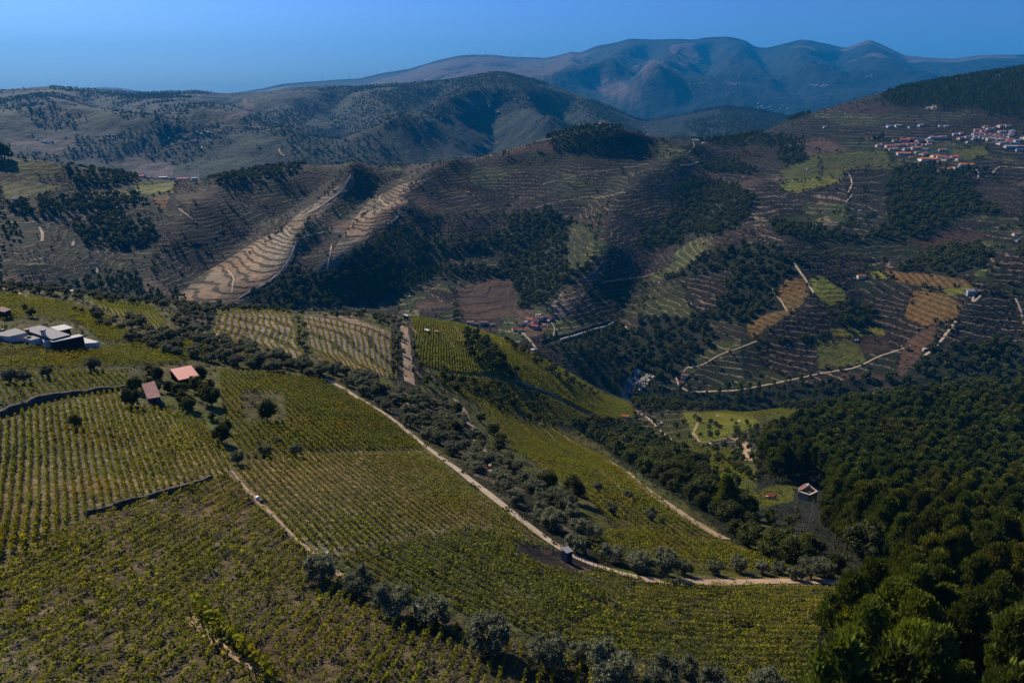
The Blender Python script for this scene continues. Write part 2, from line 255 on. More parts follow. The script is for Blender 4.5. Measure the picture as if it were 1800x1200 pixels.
# (kind, polygon in the photo, depth window, optional row direction, optional spacing)
M = (7.4, 12.35); F = (1.0, 6.25); L = (12.6, 16.4); D = (17.3, 20.6)
PARCELS = [
 # ---- facing hillside
 ('terr_dark', [(0,330),(330,330),(320,420),(270,480),(260,520),(0,510)], M),
 ('terr_brown', [(310,330),(430,320),(560,300),(600,300),(570,350),(500,400),(430,450),(330,520),(260,520),(280,450)], M),
 ('terr_dark', [(420,320),(600,305),(560,350),(500,390),(440,395),(400,360)], M),
 ('terr_dark', [(640,330),(830,285),(960,270),(1120,270),(1220,265),(1180,300),(1110,340),(1060,380),(940,385),(880,380),(760,400),(690,400),(700,350)], M),
 ('terr_brown', [(790,290),(900,282),(910,340),(860,380),(740,380),(700,345)], M),
 ('terr_dark', [(560,380),(640,330),(660,360),(600,420),(540,470),(480,500),(510,440)], M),
 ('terr_green', [(540,385),(620,345),(640,352),(590,400),(530,430)], M),
 ('terr_tan', [(606,318),(622,312),(622,330),(590,352),(560,385),(535,400),(523,435),(505,470),(470,500),(420,535),(310,525),(345,490),(400,455),(455,420),(500,400),(530,372),(570,345)], M),
 ('terr_tan', [(760,310),(735,330),(700,345),(720,352),(702,380),(660,400),(630,440),(580,478),(545,478),(575,450),(600,420),(620,385),(650,352),(700,325)], M),
 ('terr_brown', [(280,440),(370,430),(320,480),(300,520),(250,520),(270,480)], M),
 ('soil', [(620,292),(700,290),(770,288),(840,282),(720,305),(660,312),(620,305)], M),
 ('grove', [(620,296),(720,290),(700,308),(625,312)], M),
 ('terr_green', [(650,297),(706,292),(704,300),(655,305)], M),
 ('soil', [(940,252),(978,248),(972,268),(935,268),(850,280),(880,268)], M),
 ('terr_green', [(1090,225),(1160,246),(1220,250),(1228,262),(1190,270),(1110,262),(1080,240)], M),
 ('terr_dark', [(1080,270),(1130,262),(1190,272),(1170,300),(1110,320)], M),
 ('wood', [(958,243),(1000,228),(1050,216),(1090,222),(1110,245),(1118,258),(1080,268),(1040,272),(975,270)], M),
 ('wood', [(395,318),(420,306),(500,292),(540,290),(530,300),(470,315),(410,325)], M),
 ('wood', [(120,392),(180,375),(255,385),(275,405),(265,430),(220,440),(150,430)], M),
 ('wood', [(0,395),(45,410),(40,425),(0,430)], M),
 ('wood', [(150,490),(240,480),(260,520),(160,515),(60,508)], M),
 ('wood', [(430,520),(520,478),(560,480),(600,465),(660,415),(720,398),(760,415),(800,420),(900,430),(940,455),(960,500),(930,545),(905,540),(915,510),(870,485),(800,490),(740,505),(690,520),(600,540),(440,540)], M),
 ('wood', [(800,430),(900,375),(960,370),(1000,385),(1020,430),(1040,470),(1000,500),(960,545),(930,530),(900,480),(850,470)], M),
 ('terr_green', [(1000,390),(1040,400),(1045,440),(1035,470),(1000,475),(995,430)], M),
 ('soil', [(800,505),(870,485),(900,490),(916,520),(914,560),(800,565)], M),
 ('terr_green', [(690,520),(780,500),(800,512),(808,560),(720,550),(700,545)], M),
 ('plum', [(750,380),(830,372),(900,390),(880,410),(800,418),(750,405)], M),
 ('scrub', [(755,445),(880,440),(880,470),(760,470)], M),
 ('grove', [(1050,400),(1070,350),(1140,320),(1200,300),(1235,300),(1235,400),(1170,440),(1110,470),(1060,480),(1000,520),(960,545),(980,520),(1040,470)], M),
 ('grove_pale', [(960,545),(990,510),(1050,475),(1065,475),(1020,530),(990,560),(1080,560),(1000,580)], M),
 ('grove', [(1240,260),(1440,262),(1440,330),(1380,370),(1300,340),(1240,310)], M),
 ('plum', [(1230,262),(1370,255),(1370,300),(1250,290)], M),
 ('soil', [(1190,300),(1205,290),(1222,286),(1224,305),(1190,330),(1170,335)], M),
 ('terr_green', [(1195,262),(1232,258),(1225,285),(1200,292),(1180,280)], M),
 ('wood', [(1225,285),(1290,280),(1330,300),(1320,310),(1270,305),(1235,300)], M),
 ('wood', [(1370,258),(1410,255),(1430,290),(1400,300),(1365,280)], M),
 ('wood', [(1130,400),(1180,380),(1230,370),(1215,410),(1160,450),(1110,450)], M),
 ('wood', [(1200,310),(1300,330),(1330,360),(1290,400),(1230,420),(1180,390),(1180,340)], M),
 ('wood', [(1290,430),(1340,440),(1390,470),(1375,520),(1330,560),(1270,590),(1220,560),(1200,520),(1250,470)], M),
 ('plum', [(1090,440),(1180,430),(1170,470),(1100,500),(1060,480)], M),
 ('grove', [(1130,500),(1290,470),(1260,540),(1200,560),(1130,560)], M),
 ('terr_green', [(1060,510),(1200,500),(1220,560),(1100,555)], M),
 ('terr_green', [(975,560),(1080,560),(1060,585),(1000,600),(955,590)], M),
 ('grove', [(1330,330),(1520,330),(1520,420),(1340,430),(1300,400)], M),
 ('terr_green', [(1370,370),(1500,372),(1500,395),(1370,390)], M),
 ('terr_dark', [(1370,390),(1570,395),(1560,430),(1380,425)], M),
 ('grass', [(1440,270),(1560,265),(1570,290),(1480,310),(1380,320),(1370,300)], M),
 ('lime', [(1370,320),(1460,308),(1480,320),(1400,340),(1370,335)], M),
 ('grass', [(1560,280),(1600,290),(1540,310),(1480,308)], M),
 ('terr_bare', [(1480,300),(1690,295),(1580,360),(1490,400),(1490,340)], M),
 ('wood', [(1570,300),(1640,290),(1720,320),(1760,350),(1790,370),(1680,390),(1650,420),(1570,440),(1480,430),(1370,415),(1350,395),(1420,395),(1520,420),(1560,390),(1560,330)], M),
 ('plum', [(1720,310),(1800,330),(1800,400),(1750,370),(1700,330)], M),
 ('scrub', [(1740,300),(1800,290),(1800,330),(1750,320)], M),
 ('terr_green', [(1690,378),(1790,382),(1800,400),(1700,410),(1670,400)], M),
 ('terr_green', [(1670,405),(1800,400),(1800,450),(1700,450)], M),
 ('terr_green', [(1340,430),(1460,425),(1630,420),(1640,450),(1500,455),(1400,450)], M),
 ('plum', [(1440,455),(1530,450),(1520,480),(1450,480)], M),
 ('wood', [(1640,440),(1730,430),(1740,470),(1690,485),(1640,475)], M),
 ('terr_dark', [(1740,440),(1800,440),(1800,510),(1740,490)], M),
 ('ochre', [(1372,500),(1385,487),(1415,490),(1424,515),(1400,545),(1320,595),(1310,570),(1350,550),(1380,545),(1365,520)], M),
 ('lime', [(1422,490),(1440,482),(1485,510),(1490,525),(1455,540),(1430,515)], M),
 ('grove', [(1424,515),(1450,540),(1460,590),(1340,600),(1400,550)], M),
 ('wood', [(1455,545),(1510,520),(1540,560),(1520,580),(1465,575)], M),
 ('ochre', [(1545,475),(1640,482),(1700,492),(1712,510),(1650,508),(1570,495)], M, ((1620,485),(1640,508)), 5.5),
 ('lime', [(1528,475),(1550,475),(1560,492),(1535,490)], M),
 ('lime', [(1650,508),(1715,502),(1712,512),(1670,520)], M),
 ('ochre', [(1605,510),(1660,515),(1700,540),(1680,560),(1625,575),(1590,555)], M, ((1600,520),(1680,550)), 5.5),
 ('terr_bare', [(1700,520),(1800,515),(1800,620),(1650,605),(1680,560)], M),
 ('soil', [(1600,600),(1650,570),(1655,590),(1600,650),(1580,670),(1580,640)], M),
 ('grass', [(1430,597),(1508,595),(1525,640),(1430,650)], M),
 ('grove', [(1340,600),(1430,600),(1430,650),(1380,660),(1340,640)], M),
 ('terr_dark', [(1205,665),(1240,640),(1330,608),(1340,640),(1310,665),(1260,680),(1200,688)], M),
 ('lime', [(1460,578),(1550,575),(1555,590),(1465,592)], M),
 ('wood', [(950,600),(1000,600),(1080,575),(1200,600),(1260,570),(1270,590),(1210,640),(1150,680),(1110,690),(1060,690),(1000,655)], M),
 ('scrub', [(1230,560),(1320,570),(1310,600),(1260,600)], M),
 ('wood', [(1130,690),(1330,680),(1480,670),(1600,660),(1480,700),(1350,720),(1200,735),(1110,715)], (6.2, 9)),
 ('rock', [(1115,672),(1140,655),(1150,660),(1130,685),(1112,690)], (6.2, 9)),
 ('wood', [(1650,600),(1800,600),(1800,660),(1600,670)], M),
 # ---- right skyline and village slope
 ('wood', [(1540,170),(1600,150),(1690,137),(1800,122),(1800,215),(1700,190),(1640,200),(1560,190)], M),
 ('plum', [(1490,195),(1540,175),(1555,188),(1500,200)], M),
 ('pale', [(1622,190),(1640,185),(1648,192),(1628,196)], M),
 ('scrub', [(1320,235),(1400,210),(1500,185),(1650,195),(1800,215),(1800,255),(1560,245),(1400,250)], M),
 ('pitch', [(1632,264),(1676,262),(1672,268),(1634,270)], M),
 ('grass', [(1676,262),(1730,255),(1740,270),(1690,285),(1670,275)], M),
 # ---- left shoulder of the facing hillside
 ('grass', [(0,277),(60,283),(112,292),(105,310),(60,318),(0,300)], M),
 ('grass', [(0,320),(60,316),(122,330),(60,345),(0,352)], M),
 ('lime', [(130,345),(230,332),(232,348),(150,356)], M),
 ('lime', [(236,325),(310,321),(305,340),(240,342)], M),
 ('ochre', [(268,343),(300,342),(292,368),(275,367)], M),
 ('wood', [(110,292),(240,310),(240,318),(180,330),(120,318)], M),
 ('wood', [(0,355),(130,345),(240,345),(265,360),(160,372),(40,380)], M),
 # ---- foreground
 ('vine_tan', [(0,740),(60,715),(220,683),(400,800),(410,828),(330,852),(160,905),(0,990)], F),
 ('vine_dry', [(0,985),(60,965),(160,905),(330,855),(410,830),(520,960),(620,1020),(860,1110),(1345,1210),(1345,1300),(-50,1300),(-50,985)], F),
 ('vine_tan', [(410,830),(430,808),(540,795),(755,790),(830,860),(960,950),(820,925),(700,950),(560,985),(480,920)], F),
 ('vine_green', [(385,648),(560,662),(640,700),(700,745),(755,790),(540,797),(430,810),(395,740)], F),
 ('vine_green', [(560,985),(700,950),(820,925),(960,950),(1100,1010),(1480,1035),(1440,1110),(1400,1240),(1345,1210),(960,1130),(700,1060),(600,1010)], F),
 ('vine_green', [(0,600),(180,520),(400,600),(640,680),(380,650),(200,690),(0,730)], F),
 ('vine_green', [(0,505),(150,530),(400,600),(200,600),(0,590)], F),
 ('plum', [(905,955),(1000,966),(1060,1000),(1020,1012),(950,992),(905,975)], F),
 ('dirt', [(0,1070),(30,1090),(75,1160),(40,1200),(0,1230)], F),
 ('lime', [(150,527),(262,536),(300,580),(260,570),(200,552)], F),
 ('terr_dark', [(300,540),(380,545),(375,590),(330,580)], F),
 ('terr_tan', [(390,543),(510,547),(520,600),(545,636),(470,620),(378,598),(373,585)], F),
 ('terr_tan', [(530,553),(620,556),(700,590),(697,670),(640,650),(560,632),(540,600)], F),
 ('scrub', [(690,560),(730,560),(760,640),(740,680),(700,680)], F),
 ('green', [(722,556),(800,566),(870,583),(930,618),(1000,655),(1060,692),(1110,710),(1120,740),(1060,740),(960,690),(880,660),(790,660),(735,640)], F),
 ('lime', [(820,575),(905,600),(950,640),(1000,680),(1060,720),(1110,745),(1080,750),(960,690),(900,640),(870,600)], F),
 ('lime', [(780,570),(850,590),(800,620),(770,590)], F),
 ('scrub', [(740,655),(860,665),(960,690),(1060,740),(1000,760),(900,720),(800,690)], F),
 ('vine_green', [(830,705),(900,712),(960,735),(1060,800),(1200,905),(1340,1000),(1200,1000),(1100,940),(1000,860),(900,790)], F),
 ('scrub', [(1110,700),(1300,725),(1450,700),(1460,720),(1330,790),(1200,790),(1100,760)], F),
 ('wood', [(1000,740),(1100,740),(1230,820),(1300,900),(1320,960),(1280,940),(1180,870),(1080,800)], F),
 ('lime', [(1200,725),(1310,722),(1340,745),(1290,760),(1240,780),(1215,765)], F),
 ('green', [(1340,712),(1450,698),(1455,715),(1420,735),(1345,740)], F),
 ('wood', [(1340,760),(1450,700),(1600,688),(2000,650),(2000,1300),(1400,1300),(1440,1110),(1500,1030),(1400,960),(1330,900)], F),
 ('grass', [(1312,868),(1360,853),(1400,852),(1395,880),(1350,892),(1320,900)], F),
 ('dirt', [(1200,1012),(1510,1015),(1510,1026),(1200,1030)], F),
 ('scrub', [(600,668),(760,690),(860,790),(1000,920),(1100,990),(1040,1000),(900,900),(760,780),(640,700)], F),
 # ---- far hills
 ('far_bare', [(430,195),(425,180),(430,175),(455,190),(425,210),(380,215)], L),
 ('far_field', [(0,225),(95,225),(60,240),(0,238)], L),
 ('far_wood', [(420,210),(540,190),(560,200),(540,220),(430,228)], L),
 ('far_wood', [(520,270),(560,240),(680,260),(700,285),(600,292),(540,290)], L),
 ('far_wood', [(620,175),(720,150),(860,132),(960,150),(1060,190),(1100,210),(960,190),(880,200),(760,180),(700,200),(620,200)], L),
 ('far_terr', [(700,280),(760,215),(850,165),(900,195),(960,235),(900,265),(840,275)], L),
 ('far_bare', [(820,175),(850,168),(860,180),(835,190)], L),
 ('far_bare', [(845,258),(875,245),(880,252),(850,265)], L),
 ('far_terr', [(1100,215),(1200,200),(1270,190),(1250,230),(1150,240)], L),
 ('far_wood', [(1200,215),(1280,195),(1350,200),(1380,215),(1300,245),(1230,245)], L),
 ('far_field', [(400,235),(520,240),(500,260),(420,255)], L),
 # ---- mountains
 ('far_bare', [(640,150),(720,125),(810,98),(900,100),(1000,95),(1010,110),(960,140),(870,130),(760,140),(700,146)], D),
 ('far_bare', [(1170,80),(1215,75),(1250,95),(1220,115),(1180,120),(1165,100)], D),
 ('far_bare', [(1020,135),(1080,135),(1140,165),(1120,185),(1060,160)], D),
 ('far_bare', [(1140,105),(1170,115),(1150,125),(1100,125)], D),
]
ncol = GX.shape
def mosaic(mask, n, kinds, probs, seed, scale_y=1.0):
    """patchwork of fields over part of the land: nearest of n random seeds decides the kind"""
    idx = np.nonzero(mask); x = GX[idx]; y = GY[idx]; q = np.random.default_rng(seed)
    vis = q.choice(len(x), n, replace=False); sx, sy = x[vis], y[vis]
    jx = x+fbm(x/90, y/90, 2, seed)*scale_y*30; jy = y+fbm(x/90+9, y/90, 2, seed+5)*scale_y*30
    near = np.empty(len(x), int)
    for a in range(0, len(x), 20000):
        b = slice(a, a+20000); near[b] = np.argmin((jx[b, None]-sx)**2+(jy[b, None]-sy)**2, axis=1)
    kk = q.choice(len(kinds), n, p=probs); tint = q.uniform(.78, 1.22, n)
    return idx, kk[near], tint[near]
knames = list(KIND); KI = {k: i for i, k in enumerate(knames)}
cls = np.full(ncol, KI['scrub'], int); tint = np.ones(ncol)
def put_mosaic(mask, n, kinds, probs, seed, sy=1.0):
    idx, kk, tn = mosaic(mask, n, kinds, probs, seed, sy)
    cls[idx] = np.array([KI[k] for k in kinds])[kk]; tint[idx] = tn
vis_a = (np.abs(AZ) < A_LIM*1.3)[None, :]
cls[GT < 6.3] = KI['green']
put_mosaic((GT >= 6.3) & (GT < 12.4) & vis_a, 230, ['terr_dark', 'terr_brown', 'terr_green', 'grove', 'wood', 'scrub', 'plum'], [.28, .14, .17, .17, .16, .03, .05], 5, .8)
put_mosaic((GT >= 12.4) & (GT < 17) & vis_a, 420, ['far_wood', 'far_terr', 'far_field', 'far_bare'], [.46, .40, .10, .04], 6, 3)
dm = GT >= 17
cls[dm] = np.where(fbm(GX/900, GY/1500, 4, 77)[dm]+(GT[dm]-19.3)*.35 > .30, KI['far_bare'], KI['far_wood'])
rowdir = []
phase = GZ/4.0; spacing = np.full(ncol, 4.0)
pj = 3.0
jit_ = lambda X, Y, R, s: fbm(X/(10+R*.05), Y/(10+R*.05), 4, s)
jitx = PX+jit_(GX, GY, GR, 61)*14; jity = PY+jit_(GX+5000, GY, GR, 62)*6
fitx = PX+fbm(GX/(6+GR*.02), GY/(6+GR*.02), 2, 61)*2.5; fity = PY+fbm(GX/(6+GR*.02)+5, GY/(6+GR*.02), 2, 62)*1.5
override_dir = np.zeros(ncol, bool); ph_over = np.zeros(ncol)
for P in PARCELS:
    kind, poly, (t0, t1) = P[:3]
    jj = kind in ('wood', 'scrub', 'far_wood', 'far_terr', 'far_bare', 'far_field', 'rock', 'soil', 'grove', 'plum')
    m = inpoly(jitx if jj else fitx, jity if jj else fity, poly) & (GT >= t0) & (GT <= t1)
    if not m.any(): continue
    cls[m] = KI[kind]; tint[m] = random.uniform(.88, 1.12); override_dir[m] = False
    if len(P) > 3:
        a, b = wp(P[3], t0, t1); dx, dy = b[0]-a[0], b[1]-a[1]; l = math.hypot(dx, dy)
        ph_over[m] = (GX[m]*(-dy/l)+GY[m]*(dx/l))/P[4]; override_dir[m] = True
# smaller holdings inside the big slopes: tint, crop and terrace offset change from plot to plot
off = np.zeros(ncol)
mk = (GT > 6.4) & (GT < 12.35) & np.isin(cls, [KI[k] for k in ('terr_dark', 'terr_brown', 'scrub', 'grove', 'terr_green')]) & vis_a
idx, kk, tn = mosaic(mk, 620, ['keep', 'keep', 'grove', 'plum', 'green_', 'bare_', 'soil_'], [.30, .34, .10, .08, .08, .05, .05], 17, .5)
tint[idx] *= np.clip((tn-1)*2.3+1, .4, 1.7); off[idx] = tn*37.7
for j, nm in ((2, 'grove'), (3, 'plum'), (4, 'terr_green'), (5, 'terr_bare'), (6, 'soil')):
    s_ = (kk == j) & (GY[idx] < 1900); cls[idx[0][s_], idx[1][s_]] = KI[nm]
KA = np.array([KIND[k][0] for k in knames]); KB = np.array([KIND[k][1] for k in knames])
KS = np.array([max(KIND[k][2], .01) for k in knames]); KW = np.array([KIND[k][3] if KIND[k][2] > 0 else -1 for k in knames])
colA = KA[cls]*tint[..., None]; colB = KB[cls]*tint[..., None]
wob = fbm(GX/60, GY/60, 3, 91)*.9
phase = np.where(override_dir, ph_over, (GZ-CAM_Z)/KS[cls]+off+wob*np.where(GT < 12.4, 1, 1.6))
share = np.where(override_dir, .35, KW[cls])
# soil and growth patches
pn = fbm(GX/np.clip(GR*.03, 4, 200), GY/np.clip(GR*.03, 4, 200), 4, 15)
colA *= (1+.35*pn)[..., None]; colB *= (1+.25*pn)[..., None]
yl = np.clip(fbm(GX/45, GY/45, 3, 33)*1.4, -.5, .8)*(GT < 12.4)
colA[..., 0] *= 1+.25*yl; colA[..., 2] *= 1-.2*yl

def set_attr(me, name, typ, arr, dom='POINT'):
    a = me.attributes.new(name, typ, dom)
    if typ == 'FLOAT_COLOR':
        v = np.ones((len(arr), 4), np.float32); v[:, :3] = arr; a.data.foreach_set('color', v.ravel())
    else: a.data.foreach_set('value', np.asarray(arr, np.int32 if typ == 'INT' else np.float32).ravel())
def mesh_np(name, V, Fc, mats=(), smooth=False, midx=None):
    """V (n,3); Fc (m,k) faces of k corners"""
    V = np.asarray(V, np.float32); Fc = np.asarray(Fc, np.int32); me = bpy.data.meshes.new(name)
    n, k = Fc.shape
    me.vertices.add(len(V)); me.vertices.foreach_set('co', V.ravel())
    me.loops.add(n*k); me.loops.foreach_set('vertex_index', Fc.ravel())
    me.polygons.add(n); me.polygons.foreach_set('loop_start', np.arange(0, n*k, k, dtype=np.int32))
    if smooth: me.polygons.foreach_set('use_smooth', np.ones(n, bool))
    if midx is not None: me.polygons.foreach_set('material_index', np.asarray(midx, np.int32))
    me.update(calc_edges=True)
    for m in mats: me.materials.append(m)
    return me
def link(name, me, parent=None, **props):
    o = bpy.data.objects.new(name, me); COL.objects.link(o)
    if parent is not None: o.parent = parent
    for k, v in props.items(): o[k] = v
    return o
class NT:
    def __init__(s, name):
        s.m = bpy.data.materials.new(name); s.m.use_nodes = True; s.t = s.m.node_tree; s.N = s.t.nodes; s.b = s.N['Principled BSDF']
        s.b.inputs['Specular IOR Level'].default_value = .15; s.b.inputs['Roughness'].default_value = .9
    def n(s, typ, **kw):
        x = s.N.new(typ)
        for k, v in kw.items():
            if k.startswith('i_'):
                key = k[2:]; x.inputs[int(key) if key.isdigit() else key].default_value = v
            else: setattr(x, k, v)
        return x
    def l(s, a, b): s.t.links.new(a, b)
    def math(s, op, a, b=None, c=None):
        x = s.n('ShaderNodeMath', operation=op)
        for i, v in enumerate((a, b, c)):
            if v is None: continue
            if isinstance(v, (int, float)): x.inputs[i].default_value = v
            else: s.l(v, x.inputs[i])
        return x.outputs[0]
    def mix(s, f, a, b, mode='MIX'):
        x = s.n('ShaderNodeMix', data_type='RGBA', blend_type=mode)
        for i, v in ((0, f), (6, a), (7, b)):
            if isinstance(v, (int, float)): x.inputs[i].default_value = v
            elif isinstance(v, tuple): x.inputs[i].default_value = (*v, 1)
            else: s.l(v, x.inputs[i])
        return x.outputs[2]
    def noise(s, scale, detail=3, rough=.6, vec=None):
        x = s.n('ShaderNodeTexNoise'); x.inputs['Scale'].default_value = scale; x.inputs['Detail'].default_value = detail; x.inputs['Roughness'].default_value = rough
        if vec is not None: s.l(vec, x.inputs['Vector'])
        return x.outputs[0]
    def ramp(s, f, lo, hi, a=0., b=1.):
        x = s.n('ShaderNodeMapRange'); s.l(f, x.inputs[0])
        for i, v in ((1, lo), (2, hi), (3, a), (4, b)): x.inputs[i].default_value = v
        return x.outputs[0]
def land_material():
    g = NT('land'); at = lambda n: g.n('ShaderNodeAttribute', attribute_name=n)
    pos = g.n('ShaderNodeNewGeometry').outputs['Position']
    dist = g.n('ShaderNodeVectorMath', operation='LENGTH'); g.l(pos, dist.inputs[0])
    n1 = g.noise(.035, 3, .6, pos); n2 = g.noise(.9, 5, .65, pos); n3 = g.noise(.16, 4, .6, pos); n4 = g.noise(.006, 5, .6, pos)
    ph = g.math('ADD', at('phase').outputs[2], g.math('MULTIPLY', g.math('SUBTRACT', n1, .5), .9))
    fr = g.math('FRACT', ph); sh = at('share').outputs[2]
    tri = g.math('ABSOLUTE', g.math('SUBTRACT', fr, .5))                       # 0 mid .. .5 edge
    edge = g.math('SUBTRACT', g.math('MULTIPLY', sh, .5), tri)
    msk = g.ramp(edge, -.04, .04)
    brk = g.ramp(n3, .34, .52); msk = g.math('MULTIPLY', msk, g.math('MULTIPLY_ADD', brk, .6, .4))
    near = g.ramp(sh, -.9, -.1, 1, 0); weed = g.math('MULTIPLY', g.ramp(g.noise(.55, 5, .7, pos), .46, .60), .85)
    msk = g.math('ADD', g.math('MULTIPLY', msk, g.math('SUBTRACT', 1, near)), g.math('MULTIPLY', weed, near))
    c = g.mix(msk, at('cola').outputs[0], at('colb').outputs[0])
    mot = g.ramp(n2, .3, .72, .55, 1.45); c = g.mix(1.0, c, mot, 'MULTIPLY')
    c = g.mix(1.0, c, g.ramp(n3, .3, .7, .72, 1.28), 'MULTIPLY')
    c = g.mix(1.0, c, g.ramp(n4, .3, .7, .75, 1.25), 'MULTIPLY')
    g.l(c, g.b.inputs['Base Color'])
    b1 = g.n('ShaderNodeBump', i_Strength=.7, i_Distance=2.0)
    hgt = g.math('ADD', g.math('MULTIPLY', msk, .8), g.math('MULTIPLY', n2, .5)); g.l(hgt, b1.inputs['Height'])
    b2 = g.n('ShaderNodeBump', i_Strength=.8, i_Distance=8.0); g.l(n3, b2.inputs['Height']); 
    b3 = g.n('ShaderNodeBump', i_Strength=.9, i_Distance=90.0); g.l(n4, b3.inputs['Height'])
    g.l(g.ramp(dist.outputs[1] if len(dist.outputs) > 1 else dist.outputs[0], 900, 5000, .0, .9), b3.inputs['Strength'])
    g.l(g.ramp(dist.outputs[1] if len(dist.outputs) > 1 else dist.outputs[0], 250, 1500, .12, .7), b2.inputs['Strength'])
    g.l(b3.outputs[0], b2.inputs['Normal']); g.l(b2.outputs[0], b1.inputs['Normal']); g.l(b1.outputs[0], g.b.inputs['Normal'])
    return g.m
M_land = land_material()
V = np.stack([GX, GY, GZ], -1).reshape(-1, 3)
ii = np.arange((NR-1)*(NA-1)); r_ = ii//(NA-1); c_ = ii % (NA-1); v0 = r_*NA+c_
me = mesh_np('land', V, np.stack([v0, v0+1, v0+NA+1, v0+NA], -1), [M_land], True)
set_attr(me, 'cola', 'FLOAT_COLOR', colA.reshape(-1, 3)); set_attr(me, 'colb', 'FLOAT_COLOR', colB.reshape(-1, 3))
set_attr(me, 'phase', 'FLOAT', phase); set_attr(me, 'share', 'FLOAT', share)
link('ground', me, kind='structure', label='valley land with terraced hillsides, vineyards and far mountains')
def class_at(px, py): pass
# ------------------------------------------------------------------ haze
hb = 16300
zlo, zhi = float(GZ.min())-5, max(float(GZ.max()), CAM_Z)+160
X0, X1 = -hb, hb
vb = np.array([(x, y, z) for z in (zlo, zhi) for y in (-hb, hb) for x in (X0, X1)])
fb = [(0, 2, 3, 1), (4, 5, 7, 6), (0, 1, 5, 4), (2, 6, 7, 3), (0, 4, 6, 2), (1, 3, 7, 5)]
hm = bpy.data.materials.new('haze'); hm.use_nodes = True; t = hm.node_tree
for n in list(t.nodes):
    if n.type != 'OUTPUT_MATERIAL': t.nodes.remove(n)
pv = t.nodes.new('ShaderNodeVolumePrincipled'); t.links.new(pv.outputs[0], t.nodes['Material Output'].inputs['Volume'])
pv.inputs['Color'].default_value = (.02, .42, 1, 1); pv.inputs['Density'].default_value = 4.5e-5; pv.inputs['Anisotropy'].default_value = 0.0
link('haze', mesh_np('haze', vb, fb, [hm]), kind='stuff', label='thin blue air haze over the valley')
# ------------------------------------------------------------------ lookups on the finished land
def lookup(x, y):
    x = np.atleast_1d(np.asarray(x, float)); y = np.atleast_1d(np.asarray(y, float))
    z = height(x, y); r = np.hypot(x, y); ai, f = column_lookup(x, y); c = ai+(f > .5)
    lo = np.zeros(len(r), int); hi = np.full(len(r), NR-1)
    for _ in range(11):
        mid = (lo+hi)//2; g = GR[mid, c] <= r; lo = np.where(g, mid, lo); hi = np.where(g, hi, mid)
    return z, GT[lo, c], cls[lo, c]
def in_frame(x, y, z, m=60):
    a, b = project(x, y, z); return (a > -m) & (a < 1800+m) & (b > -m) & (b < 1200+m) & (y > 0)
def scatter(poly, step, tw, jit=.35, rot=0., seed=1):
    W = np.array(wp(poly, *tw)); q = np.random.default_rng(seed); c, s = math.cos(rot), math.sin(rot)
    U = W[:, 0]*c+W[:, 1]*s; Vv = -W[:, 0]*s+W[:, 1]*c
    u, v = np.meshgrid(np.arange(U.min()-20, U.max()+20, step), np.arange(Vv.min()-20, Vv.max()+20, step))
    u = u.ravel()+q.uniform(-jit, jit, u.size)*step; v = v.ravel()+q.uniform(-jit, jit, v.size)*step
    x = u*c-v*s; y = u*s+v*c; z, t, k = lookup(x, y); px, py = project(x, y, z)
    m = inpoly(px, py, poly) & (t >= tw[0]) & (t <= tw[1]); return x[m], y[m], z[m]
# ------------------------------------------------------------------ materials
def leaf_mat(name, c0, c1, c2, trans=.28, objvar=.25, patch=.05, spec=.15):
    g = NT(name); at = g.n('ShaderNodeAttribute', attribute_name='leaf_tone').outputs[2]
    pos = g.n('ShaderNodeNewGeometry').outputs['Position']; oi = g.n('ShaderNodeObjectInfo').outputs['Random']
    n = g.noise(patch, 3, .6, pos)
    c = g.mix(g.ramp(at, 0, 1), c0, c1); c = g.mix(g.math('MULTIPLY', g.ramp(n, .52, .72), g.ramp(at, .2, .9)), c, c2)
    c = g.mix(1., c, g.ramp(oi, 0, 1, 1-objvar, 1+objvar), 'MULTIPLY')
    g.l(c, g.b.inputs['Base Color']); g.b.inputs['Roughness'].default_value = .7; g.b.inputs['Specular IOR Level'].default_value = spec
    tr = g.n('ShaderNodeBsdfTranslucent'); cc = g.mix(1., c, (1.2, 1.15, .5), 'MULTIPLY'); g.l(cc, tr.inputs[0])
    mx_ = g.n('ShaderNodeMixShader', i_0=trans); g.l(g.b.outputs[0], mx_.inputs[1]); g.l(tr.outputs[0], mx_.inputs[2])
    g.l(mx_.outputs[0], g.N['Material Output'].inputs[0]); return g.m
def flat_mat(name, col, rough=.85, var=.25, scale=1.5, spec=.2, bump=.0):
    g = NT(name); pos = g.n('ShaderNodeTexCoord').outputs['Object']; n = g.noise(scale, 5, .65, pos); n2 = g.noise(scale*.2, 3, .6, pos)
    c = g.mix(1., (*col,), g.ramp(n, .3, .7, 1-var, 1+var), 'MULTIPLY'); c = g.mix(1., c, g.ramp(n2, .3, .7, 1-var*.7, 1+var*.7), 'MULTIPLY')
    g.l(c, g.b.inputs['Base Color']); g.b.inputs['Roughness'].default_value = rough; g.b.inputs['Specular IOR Level'].default_value = spec
    if bump: b = g.n('ShaderNodeBump', i_Strength=bump, i_Distance=.1); g.l(n, b.inputs['Height']); g.l(b.outputs[0], g.b.inputs['Normal'])
    return g.m
